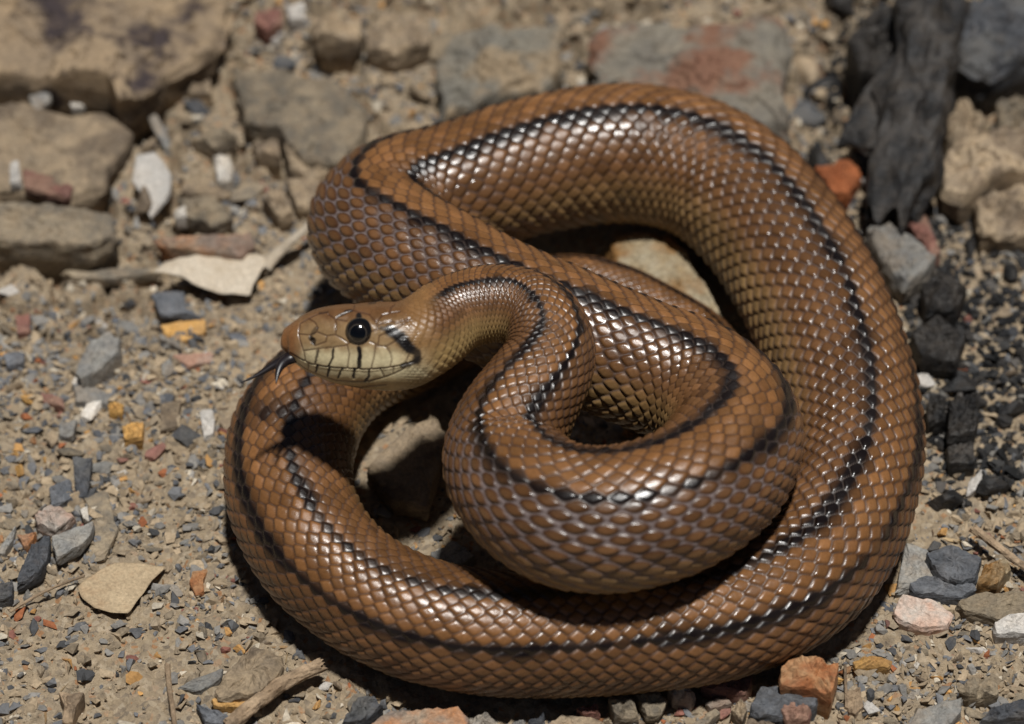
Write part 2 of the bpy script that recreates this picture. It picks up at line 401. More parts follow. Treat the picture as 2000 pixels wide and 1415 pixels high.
HERO = [
 ('flat_rock','broad tan rock slab with dark purple-brown stains and an overhanging front edge','rock','tan_purple',13,[(-141.3,142.4),(-74.4,142.4),(-76.1,114.8),(-87.4,105.3),(-88.9,100.8),(-93.0,96.1),(-98.2,92.2),(-101.6,99.5),(-114.6,102.1),(-123.6,105.3),(-137.4,106.6)],{'lump': 0.34, 'jag': 0.13}),
 ('flat_rock','wide rough tan rock slab lying in front of the purple-stained slab','rock','tan',9,[(-137.4,101.8),(-122.5,99.3),(-102.6,96.7),(-94.7,88.7),(-96.0,83.1),(-99.8,76.4),(-100.0,69.7),(-108.4,64.2),(-120.4,68.4),(-133.4,69.7)],{'lump': 0.2}),
 ('flat_rock','low buff rock with mottled grey top at the foot of the wide tan slab','rock','buff',8,[(-132.7,63.5),(-107.5,62.9),(-97.5,60.1),(-95.3,51.8),(-101.4,47.2),(-123.5,49.8),(-131.2,51.6)],{'lump': 0.25}),
 ('stone','flat purple-brown stone lying on the wide rough tan slab','stone','red',4,[(-120.8,74.1),(-115.2,72.0),(-107.6,67.4),(-108.4,62.7),(-119.5,66.7)],{'lift': 7}),
 ('flat_rock','buff rock block between the purple-stained slab and the hairpin bend of the snake','rock','buff',9,[(-71.7,113.4),(-60.3,115.2),(-47.0,110.7),(-36.9,100.7),(-36.4,85.6),(-43.0,76.0),(-51.9,76.9),(-58.3,89.5),(-66.9,93.3)],{'lump': 0.25}),
 ('rock','rounded tan rock just behind the hairpin bend of the snake','rock','tan',9,[(-57.5,88.0),(-46.3,92.2),(-39.5,81.8),(-49.4,72.3),(-55.1,76.4)],{'lump': 0.25}),
 ('stone','dull red stone beside a pale stone behind the buff rock block','stone','red',6,[(-66.9,133.9),(-60.0,136.3),(-59.7,130.2),(-63.8,127.6),(-67.2,130.7)],{}),
 ('stone','pale rounded stone beside the dull red stone behind the buff rock block','stone','pale',6,[(-59.3,135.6),(-54.2,136.3),(-53.6,130.7),(-57.8,129.5)],{}),
 ('rock','lumpy tan rock between the pale rounded stone and the grey block','rock','tan',9,[(-52.9,133.2),(-42.8,134.1),(-38.4,128.5),(-40.5,123.3),(-50.8,124.5)],{'lump': 0.3}),
 ('rock','lumpy tan rock touching the left side of the grey block with tan patches','rock','tan',8,[(-38.2,128.5),(-31.9,133.7),(-21.9,130.2),(-20.8,121.5),(-30.2,116.2),(-37.5,118.9)],{'lump': 0.3}),
 ('slate_chip','pale grey diamond-shaped slate chip lying tilted on tan rock','stone','pale',2.4,[(-93.4,81.8),(-89.0,83.2),(-84.4,76.4),(-84.4,70.3),(-88.6,62.4),(-91.4,69.6),(-94.1,74.3)],{'lift': 3, 'tilt': (12, 0), 'lump': 0.1}),
 ('slate_chip','slender grey slate chip under the point of the purple-stained slab','stone','grey',1.6,[(-94.2,102.4),(-90.3,99.7),(-86.1,91.2),(-87.1,88.4),(-90.9,95.2)],{'lift': 4, 'tilt': (10, 6)}),
 ('slate_chip','small grey slate chip under the edge of the purple-stained slab','stone','grey',2,[(-122.7,102.8),(-117.5,104.6),(-116.6,100.8),(-120.2,95.6)],{'lift': 8}),
 ('pebble','tiny white pebble beside the small grey chip under the purple-stained slab','pebble','white',3,[(-112.8,103.1),(-109.7,103.9),(-108.4,100.6),(-111.6,100.0)],{'lift': 6}),
 ('stone','small pale angular stone at the end of the purple-brown stone','stone','pale',4,[(-124.3,76.5),(-122.2,77.3),(-120.4,69.1),(-123.3,68.5)],{'lift': 6}),
 ('pebble','rounded cream pebble between tan stones beside the diamond-shaped chip','pebble','white',6,[(-74.5,82.5),(-70.4,83.3),(-69.3,78.4),(-69.8,74.4),(-73.0,74.4)],{'dome': 0.3}),
 ('pebble','small white pebble just below the diamond-shaped slate chip','pebble','white',4,[(-82.8,61.8),(-79.7,63.1),(-79.1,59.7),(-82.0,59.0)],{'dome': 0.3, 'lift': 2}),
 ('stone',"tan stone wedged beside the snake's hairpin bend above the dry leaf stalk",'stone','tan',7,[(-61.7,67.2),(-56.7,70.6),(-53.6,62.0),(-56.9,59.9)],{}),
 ('stone',"flat tan stone against the outer skin of the snake's hairpin bend",'stone','tan',6,[(-56.2,74.4),(-47.1,75.7),(-48.3,64.4),(-52.7,64.4)],{}),
 ('stone','broad buff stone beside the small white pebble','stone','buff',6,[(-82.3,66.2),(-73.4,67.6),(-68.0,59.7),(-71.7,55.8),(-79.6,59.7)],{}),
 ('stone','flat tan stone directly in front of the rounded cream pebble','stone','tan',4,[(-81.8,75.9),(-76.8,75.9),(-69.4,71.1),(-71.4,69.8),(-81.9,71.1)],{}),
 ('stone','buff stone behind the rounded cream pebble','stone','buff',6,[(-80.3,89.3),(-74.3,93.4),(-69.1,90.8),(-74.7,86.0)],{'lump': 0.3}),
 ('stone','tan stone in front of the rounded tan rock behind the hairpin bend','stone','tan',6,[(-65.4,87.9),(-58.6,89.3),(-57.7,82.5),(-63.7,83.8)],{'lump': 0.3}),
 ('stone','buff stone resting against the buff rock block','stone','buff',6,[(-66.8,97.4),(-58.8,94.8),(-58.6,90.6),(-65.1,91.9)],{'lump': 0.3}),
 ('stone','small tan stone beside the point of the purple-stained slab','stone','tan',6,[(-83.3,111.6),(-77.4,112.8),(-76.7,107.6),(-82.7,107.6)],{}),
 ('stone','smooth orange-brown stone lying behind the pale dry leaf','stone','multi',6,[(-86.7,53.8),(-63.7,55.3),(-62.3,51.2),(-65.3,46.3),(-70.2,47.8),(-83.6,50.1)],{'dome': 0.2}),
 ('stone','long thin brown-grey stone sliver left of the pale dry leaf','stone','buff',3,[(-109.8,48.1),(-99.9,49.2),(-85.4,49.2),(-85.2,47.5),(-95.4,45.4),(-105.6,45.7)],{}),
 ('stone',"grey weathered stone standing proud of the gravel left of the snake's head",'stone','grey',6.5,[(-101.0,9.4),(-98.8,18.2),(-93.7,21.8),(-91.2,18.9),(-91.2,14.9),(-94.5,10.4),(-99.1,6.2)],{'tilt': (4, -8), 'lump': 0.12}),
 ('stone','dull blue-grey flat stone in front of the pale dry leaf','stone','blue',3,[(-86.9,39.6),(-79.0,40.3),(-78.1,34.3),(-74.4,31.5),(-84.3,32.5)],{}),
 ('stone',"ochre and grey flat stone between the dry leaf and the snake's tongue",'stone','ochre',4,[(-83.4,26.8),(-72.9,29.0),(-72.6,24.5),(-77.4,21.7),(-82.3,23.3)],{}),
 ('slate_chip','thin grey chip lying against the ochre and grey flat stone','stone','grey',2.4,[(-83.3,23.4),(-78.3,20.1),(-77.7,17.9),(-83.1,21.3)],{}),
 ('stone',"flat pinkish stone sliver near the tips of the snake's tongue",'stone','pink',2.4,[(-79.9,16.7),(-70.2,17.2),(-70.4,14.5),(-75.8,12.8)],{}),
 ('slate_chip','light grey chip lying in front of the grey weathered stone','stone','grey',3.2,[(-102.3,7.3),(-96.3,6.3),(-93.0,3.4),(-93.6,0.8),(-101.0,1.3)],{}),
 ('stone','dark red sliver beside the light grey chip in the gravel','stone','red',3,[(-109.5,5.1),(-104.2,3.0),(-103.5,0.2),(-108.7,1.8)],{}),
 ('pebble','small ochre pebble at the end of the light grey chip','pebble','ochre',4,[(-93.4,-0.3),(-89.5,-0.8),(-89.7,-3.6),(-92.8,-3.0)],{'dome': 0.25}),
 ('pebble','angular ochre pebble with a grey face left of the pale oval chip','pebble','ochre',5,[(-89.1,-8.6),(-84.2,-7.0),(-84.3,-11.7),(-88.3,-12.4)],{}),
 ('slate_chip','pale oval chip lying beside the outer left coil of the snake','stone','pale',3,[(-72.2,-2.0),(-68.8,-2.0),(-68.1,-6.1),(-68.3,-9.6),(-70.4,-10.9)],{}),
 ('stone','flat tan stone between the ochre pebble and the pale oval chip','stone','tan',2.6,[(-81.2,-0.4),(-76.4,1.2),(-76.8,-8.0),(-80.6,-8.4)],{}),
 ('slate_chip','blue-grey chip left of the grey weathered stone','stone','blue',3,[(-119.7,16.6),(-114.7,17.6),(-114.3,13.9),(-118.0,12.2)],{}),
 ('stone','square dull red stone left of the ochre and grey flat stone','stone','red',3,[(-118.6,30.6),(-115.2,31.8),(-114.5,25.5),(-117.1,24.3)],{}),
 ('slate_chip','triangular grey chip left of the angular ochre pebble','stone','grey',3,[(-104.4,-5.6),(-100.0,-3.5),(-100.6,-9.3),(-103.6,-9.0)],{}),
 ('slate_chip','upright dark slate piece leaning behind the pale pinkish stone','stone','dark',4,[(-99.5,-17.3),(-95.0,-17.3),(-95.2,-27.7),(-97.9,-28.3)],{'tilt': (10, 0)}),
 ('slate_chip','blue-grey slate piece touching the upright dark slate piece','stone','blue',3.5,[(-104.0,-26.6),(-99.4,-23.7),(-98.3,-29.7),(-102.9,-32.2)],{}),
 ('stone','pale pinkish stone between blue-grey slate and the long grey slate','stone','pink',5,[(-106.4,-35.3),(-102.7,-33.0),(-97.0,-35.9),(-100.9,-40.7),(-105.1,-38.9)],{}),
 ('slate_chip','large flat buff slate flake beside the long grey slate','stone','buff',2.2,[(-96.4,-27.9),(-91.1,-26.1),(-88.4,-35.8),(-87.4,-37.6),(-89.6,-46.5),(-93.6,-47.0),(-92.7,-35.6)],{}),
 ('slate_chip','long light grey slate lying across the dark slate and the buff flake','stone','grey',3.4,[(-101.4,-43.8),(-92.3,-38.5),(-92.4,-42.2),(-94.9,-46.8),(-99.4,-49.8)],{'lift': 2.5}),
 ('slate_chip','dark slate shard with pointed end in front of the pale pinkish stone','stone','dark',4.5,[(-107.4,-53.4),(-105.7,-45.3),(-101.7,-41.8),(-101.5,-47.6),(-102.6,-53.4),(-107.5,-56.9)],{'lift': 1}),
 ('slate_chip','dark slate shard below the pointed dark shard','stone','dark',4,[(-112.5,-56.1),(-108.7,-54.5),(-108.1,-59.6),(-111.9,-60.7)],{}),
 ('stone','small rust-marked stone behind the pointed dark slate shard','stone','multi',3.4,[(-109.6,-40.4),(-105.2,-39.9),(-105.9,-42.8),(-107.6,-44.0)],{}),
 ('slate_chip','narrow grey chip beside the small rust-marked stone','stone','grey',3,[(-113.5,-45.4),(-110.0,-37.7),(-110.3,-41.8),(-111.6,-46.0)],{}),
 ('pebble','thin white chip lying on the large buff slate flake','stone','white',2,[(-96.5,-33.1),(-94.7,-32.7),(-93.9,-36.8),(-95.3,-36.2)],{'lift': 2}),
 ('stone','curved orange-brown chip lying alone on bare soil','stone','rust',2.2,[(-70.0,-50.0),(-66.4,-49.4),(-67.5,-52.9),(-67.0,-56.3),(-69.0,-56.9),(-70.5,-53.5)],{}),
 ('wood_piece','short pale wooden stub that widens at one end','wood','wood',5,[(-95.5,-85.3),(-89.9,-85.8),(-91.3,-89.9),(-91.6,-93.7),(-93.9,-93.7),(-93.7,-89.6)],{'lump': 0.1, 'jag': 0.03}),
 ('slate_chip','grey chip tucked against the rough tan rock near the stick','stone','grey',2.4,[(-70.8,-83.2),(-61.4,-77.8),(-61.6,-81.1),(-65.6,-84.3)],{}),
 ('rock','rough tan flat rock behind the broken stick','rock','tan',6,[(-62.7,-86.1),(-58.1,-79.0),(-55.4,-75.3),(-48.4,-77.5),(-48.6,-82.9),(-52.5,-87.7),(-61.7,-88.3)],{'lump': 0.3}),
 ('stone','ochre sliver between the rough tan rock and the broken stick','stone','ochre',3,[(-63.2,-87.0),(-54.0,-87.5),(-55.1,-89.4),(-62.7,-89.0)],{}),
 ('slate_chip','blue-grey slate strip meeting the lower end of the broken stick','stone','blue',3.5,[(-66.5,-88.4),(-61.6,-90.1),(-56.9,-92.7),(-57.2,-94.5),(-64.0,-93.2)],{}),
 ('stone','dark grey stone between the broken stick and the big rust-edged stone','stone','dark',6,[(-35.7,-95.6),(-32.5,-89.1),(-28.7,-88.0),(-26.9,-91.2),(-31.4,-95.6)],{'lump': 0.25}),
 ('stone',"big mottled grey and rust-edged stone in front of the snake's lower coil",'stone','multi',6,[(-30.5,-96.5),(-25.6,-92.1),(-18.8,-91.2),(-11.1,-91.2),(-8.9,-94.5),(-10.2,-98.5),(-29.6,-98.5)],{'lump': 0.2}),
 ('stone','light grey angular stone right beside the big rust-edged stone','stone','grey',5,[(-8.1,-92.1),(-5.1,-91.3),(-2.6,-95.3),(-8.5,-96.7)],{}),
 ('stone','small grey stone beside a dark stone below the lower coil','stone','grey',4,[(-0.2,-93.4),(2.4,-91.6),(2.8,-95.6),(0.0,-96.1)],{}),
 ('stone','dark stone between small grey and flat tan stones below the lower coil','stone','dark',5,[(3.4,-93.2),(6.8,-91.5),(7.2,-96.7),(3.0,-96.7)],{}),
 ('stone','flat tan stone beside the dark stone below the lower coil','stone','tan',4,[(7.5,-93.4),(10.7,-90.7),(18.4,-92.4),(19.1,-96.1),(8.0,-96.1)],{}),
 ('stone','small dull red stone behind the flat tan stone below the lower coil','stone','red',4,[(13.3,-89.9),(18.0,-88.6),(18.6,-91.3),(15.0,-91.6)],{}),
 ('stone','triangular buff stone left of the tan flake below the snake','stone','buff',6,[(20.1,-88.5),(23.2,-86.6),(25.6,-90.2),(26.4,-93.9),(21.3,-93.7)],{}),
 ('slate_chip','brownish tan flake between the triangular buff stone and the pale pebble','stone','buff',3.5,[(25.5,-87.3),(29.5,-85.7),(32.4,-87.9),(30.9,-92.1),(27.9,-92.5)],{'lift': 2, 'tilt': (8, 6)}),
 ('stone','reddish slate stone resting against the front of the lower coil','stone','red',5,[(39.4,-83.8),(44.8,-81.6),(50.5,-82.1),(50.7,-84.4),(48.7,-86.9),(42.0,-85.7)],{}),
 ('pebble','pale pinkish pebble left of the reddish slate stone','pebble','pink',5,[(32.6,-84.4),(35.3,-83.8),(38.8,-86.4),(37.7,-88.6),(33.7,-87.2)],{'dome': 0.2}),
 ('rock',"bright rust-orange block of stone beside the snake's lower coil",'rock','rust',10,[(56.1,-84.7),(60.1,-80.8),(64.1,-81.3),(68.5,-84.7),(67.9,-87.1),(66.3,-92.3),(63.4,-90.9),(55.7,-90.0)],{'lump': 0.15, 'dome': 0.05}),
 ('rock','dark blue-grey slate block in front of the rust-orange block','rock','blue',6.5,[(49.1,-92.9),(51.9,-87.2),(58.4,-87.2),(64.1,-90.4),(63.2,-92.6),(55.6,-95.1),(51.2,-95.1)],{'lump': 0.15}),
 ('stone','dull red pebble lying in front of the dark blue-grey slate block','stone','red',6,[(55.1,-92.7),(59.7,-90.8),(62.4,-92.7),(61.6,-95.6),(57.3,-96.4)],{'dome': 0.2}),
 ('stone','bright ochre sliver lying on soil right of the rust-orange block','stone','ochre',3.2,[(72.4,-77.2),(76.9,-75.8),(80.8,-77.2),(80.0,-79.0),(72.8,-79.0)],{'dome': 0.25}),
 ('flat_rock','pale grey slab with pinkish face beside the right curve of the snake','rock','pink',4,[(82.0,-64.5),(84.0,-59.4),(91.3,-60.5),(95.0,-64.9),(93.6,-67.9),(88.1,-68.8),(83.0,-66.5)],{'lump': 0.12}),
 ('flat_rock','wide pale buff slab right of the pinkish slab','rock','buff',5,[(95.7,-61.7),(102.2,-58.7),(114.1,-58.7),(113.4,-63.8),(104.4,-66.6),(98.1,-64.1)],{'lump': 0.12}),
 ('flat_rock','pale slab piece in front of the wide pale buff slab','rock','pale',5,[(103.1,-67.6),(106.9,-65.1),(113.4,-64.3),(112.5,-70.9),(103.5,-70.3)],{'lump': 0.12}),
 ('stone','dark angular slate stone behind the blue-grey strip of slate','stone','blue',6.5,[(90.0,-49.6),(96.2,-46.7),(102.3,-50.9),(100.7,-55.8),(95.9,-57.7),(92.2,-55.3)],{'lump': 0.12, 'lift': 1}),
 ('slate_chip','blue-grey strip of slate just behind the pinkish slab','stone','blue',4.5,[(85.8,-56.2),(89.9,-54.2),(99.6,-54.9),(100.7,-57.8),(97.5,-59.6),(87.5,-59.1)],{}),
 ('pebble','cream and ochre pebble beside the dark angular slate stone','pebble','cream',6.5,[(100.6,-57.5),(102.9,-52.4),(107.3,-50.5),(108.6,-53.6),(105.1,-57.8)],{'dome': 0.2}),
 ('flat_rock','grey slab propped against the right curve of the snake','rock','grey',4,[(83.4,-57.4),(86.6,-43.8),(91.2,-45.9),(93.4,-53.7),(87.8,-56.7)],{}),
 ('flat_rock','flat grey-buff slab at the edge of the gravel with rust on its front','rock','grey',4.5,[(82.1,-94.9),(84.9,-89.8),(94.6,-86.7),(94.0,-91.0),(89.1,-95.7)],{'lump': 0.1}),
 ('stone','dark stone with an ochre edge beside the flat grey-buff slab','stone','dark',6,[(97.4,-93.8),(100.4,-90.6),(109.2,-87.7),(108.6,-92.9),(100.7,-93.9)],{}),
 ('stone','grey-buff lumpy stone behind the dark stone with an ochre edge','stone','buff',5,[(94.0,-85.0),(97.4,-81.3),(102.6,-81.8),(102.4,-86.0),(96.0,-87.2)],{'lump': 0.3}),
 ('stone','light orange-tan stone left of the dull red pebble','stone','tan',5,[(47.8,-96.1),(49.9,-92.6),(54.1,-94.2),(55.8,-96.7)],{}),
 ('stone','small tan stone touching the left end of the dark blue-grey slate block','stone','tan',5,[(45.7,-91.7),(47.9,-88.8),(49.1,-91.8),(47.9,-94.5)],{}),
 ('slate_chip','thin buff splinter of slate below the reddish slate stone','stone','buff',2.6,[(37.1,-94.2),(42.6,-89.9),(43.7,-91.0),(39.1,-95.6)],{'lift': 1}),
 ('stone','ochre-brown flat chip just below the reddish slate stone','stone','multi',3,[(40.5,-87.6),(45.1,-86.0),(46.4,-87.9),(41.5,-89.4)],{}),
 ('wood_piece','flat weathered wood flake in front of the bright ochre sliver','wood','wood',3,[(70.1,-84.8),(73.4,-84.1),(73.8,-89.1),(71.8,-91.6),(69.7,-89.4)],{}),
 ('rock',"grey angular block with tan patches behind the snake's back coil",'rock','greytan',11,[(-19.6,116.6),(-12.5,126.4),(-5.3,129.2),(11.9,126.1),(13.0,111.3),(8.4,100.8),(-1.3,101.3),(-16.6,90.1),(-18.8,105.9)],{'lump': 0.3, 'jag': 0.1}),
 ('rock',"big grey block with rust-red patches behind the snake's back coil",'rock','greyrust',11,[(20.4,121.5),(33.0,127.5),(46.2,127.8),(70.2,131.3),(71.7,121.9),(68.4,98.5),(69.5,86.2),(56.3,90.1),(42.6,98.5),(20.7,103.1)],{'lump': 0.28, 'jag': 0.09}),
 ('rock','large tan crumbly rock right of the charred log','rock','tan',12,[(105.9,75.6),(110.3,83.9),(121.1,87.2),(131.5,88.4),(129.6,72.9),(117.6,68.9),(109.7,60.9),(105.3,65.0)],{'lump': 0.25}),
 ('rock','knobbly tan rock standing behind the large crumbly rock','rock','tan',11,[(106.8,93.1),(114.4,104.2),(119.1,97.1),(118.2,89.1),(111.1,86.4)],{'lump': 0.3}),
 ('rock','buff rock right of the knobbly tan rock','rock','buff',10,[(122.7,100.2),(133.8,105.1),(132.2,91.6),(122.2,91.6)],{'lump': 0.3}),
 ('stone',"grey wedge-shaped stone touching the outside of the snake's right coil",'stone','grey',9,[(85.5,53.5),(91.3,56.2),(97.5,49.4),(101.9,42.6),(98.7,37.2),(92.9,33.3),(88.7,40.8)],{'lump': 0.2}),
 ('stone','brown stone between the grey wedge and the charred log','stone','red',7,[(95.9,59.3),(100.7,62.5),(103.4,46.9),(100.6,44.7)],{'lump': 0.2}),
 ('rock','crumbly tan rock below the large tan crumbly rock','rock','tan',8,[(113.4,64.2),(125.6,72.1),(129.7,69.5),(127.4,50.9),(113.5,51.6)],{'lump': 0.35}),
 ('rock','dark rock behind the knobbly tan rock','rock','dark',12,[(112.4,129.6),(127.6,136.5),(136.3,131.3),(134.3,112.0),(120.5,104.8),(112.3,111.1)],{'lump': 0.3}),
 ('charcoal_piece','large block of charcoal standing among the charcoal crumbs','charcoal','char',9,[(100.1,-2.8),(107.3,0.0),(106.5,-8.9),(104.6,-14.4),(98.9,-14.4)],{'lump': 0.15}),
 ('charcoal_piece',"square charcoal piece next to the snake's right coil",'charcoal','char',7,[(95.3,-2.1),(99.4,-0.8),(99.2,-7.7),(95.1,-8.5)],{}),
 ('charcoal_piece','rounded charcoal lump in front of the grey wedge-shaped stone','charcoal','char',9,[(97.2,34.5),(103.8,39.0),(107.9,31.9),(104.7,24.9),(97.6,25.2)],{'dome': 0.3}),
 ('charcoal_piece','broad charcoal lump behind the large charcoal block','charcoal','char',8,[(93.4,19.0),(99.9,23.9),(106.6,19.0),(103.2,8.9),(95.0,10.5)],{'dome': 0.2}),
 ('charcoal_piece','charcoal piece in front of the large charcoal block','charcoal','char',6,[(98.9,-13.5),(105.0,-13.1),(104.7,-20.5),(98.7,-20.5)],{}),
 ('slate_chip','pale flat chip in front of the charcoal pieces','stone','pale',2.6,[(103.0,-23.4),(106.7,-19.8),(105.4,-25.8),(102.0,-27.5)],{}),
 ('rock','cream and ochre stone enclosed by the coils of the snake','rock','cream',9,[(22.9,49.4),(29.7,52.7),(38.4,52.4),(42.9,42.6),(48.8,26.6),(49.3,22.8),(39.7,24.9),(30.4,33.7),(24.0,40.8)],{'lump': 0.1, 'dome': 0.1}),
 ('rock',"dull tan stone lying in shade inside the snake's front coil",'rock','tan',7,[(-32.7,-23.5),(-25.5,-13.1),(-17.5,-6.7),(-14.5,-14.7),(-18.7,-35.9),(-26.7,-33.6)],{'lump': 0.15}),
 ('stone','grey stone inside the front coil below the raised loop','stone','grey',4,[(-18.2,-46.8),(-13.0,-43.0),(-7.9,-47.2),(-10.6,-50.2),(-16.8,-49.9)],{}),
 ('bark_piece','curled orange bark fragment beside the charred log','bark','bark',8,[(74.9,77.5),(80.0,78.6),(84.2,81.0),(86.8,74.8),(82.5,67.0),(78.5,68.3)],{'lump': 0.1, 'dome': 0.15}),
 ('charcoal_plate','thin black charred plate leaning on the charred log','charcoal','char',4,[(80.6,81.5),(87.9,94.0),(101.1,106.6),(102.1,101.1),(94.8,85.4),(87.7,76.7)],{'lift': 16, 'tilt': (18, -14)}),
 ('charcoal_plate','broad black charred plate behind the leaning thin plate','charcoal','char',16,[(85.4,116.6),(91.9,125.4),(105.4,130.6),(106.3,116.6),(98.2,105.9),(87.5,100.4)],{'lump': 0.3}),
]
for _k, (_n, _l, _c, _m, _t, _p, _o) in enumerate(HERO):
    rock(_n, _l, _c, _m, _p, _t, _k + 3, **_o)

STICKS = {
 'stick': [(-59.0,-95.7,3.5),(-53.6,-89.6,3.5),(-48.5,-84.9,4.0),(-44.2,-82.3,4.5),(-40.4,-80.5,5.0)],
 'twig': [(-73.2,-77.7,1.6),(-72.1,-84.8,1.8),(-71.0,-90.3,1.8),(-70.2,-95.0,1.8)],
 'right': [(101.7,-40.8,4.0),(106.0,-46.4,4.5),(110.6,-51.0,4.0),(114.6,-55.0,3.5)],
 'soil': [(-108.5,-62.5,1.2),(-103.4,-58.3,1.4),(-99.2,-55.5,1.4),(-93.4,-52.3,1.2)],
 'stalk': [(-60.3,44.8,1.6),(-58.0,48.0,2.5),(-54.6,50.7,4.5),(-50.8,52.8,7.0),(-47.4,55.7,9.0)],
 'log': [(93.0,58.9,6.0),(96.1,68.8,13.0),(99.8,84.9,19.0),(102.9,100.4,22.6),(106.7,118.4,24.6)],
 'low': [(70.4,-89.1,1.2),(70.4,-83.6,2.0),(70.8,-77.4,1.2)],
}
LEAF_PALE = [(-86.5,42.7,2.0),(-83.5,46.3,2.0),(-75.7,49.4,2.0),(-68.3,49.6,2.0),(-62.0,48.9,2.0),(-59.3,48.0,2.0),(-59.6,44.9,2.0),(-61.0,41.3,2.0),(-62.7,35.1,2.0),(-70.7,36.1,2.0),(-76.9,39.2,2.0),(-79.9,41.5,2.0)]
LEAF_TAN = [(-94.9,-55.0,1.5),(-92.0,-51.5,1.5),(-87.7,-48.1,1.5),(-82.0,-48.2,1.5),(-75.8,-49.3,1.5),(-78.3,-53.0,1.5),(-80.0,-56.2,1.5),(-81.6,-59.4,1.5),(-82.9,-62.5,1.5),(-86.3,-62.5,1.5),(-90.4,-61.3,1.5),(-93.7,-58.0,1.5)]
REGION = {
 'charcoal': [(91,63),(114,65),(134,65),(122,-26),(96,-31),(94,-10),(94,27)],
 'gravel_left': [(-131,44),(-86,34),(-63,27),(-66,-17),(-81,-26),(-90,-45),(-119,-48)],
 'gravel_right': [(19,-88),(77,-68),(86,-40),(121,-35),(113,-98),(16,-98)],
 'gravel_front': [(-48,-82),(-33,-81),(0,-87),(22,-83),(21,-98),(-47,-98)],
 'soil': [(-87,-17),(-65,-17),(-64,-40),(-58,-55),(-44,-79),(-71,-81),(-84,-48)],
 'charback': [(71,66),(82,117),(87,155),(118,155),(111,97),(101,63)],
 'back': [(-147,157),(147,157),(135,55),(89,66),(73,97),(27,120),(-39,97),(-51,66),(-135,52)],
}

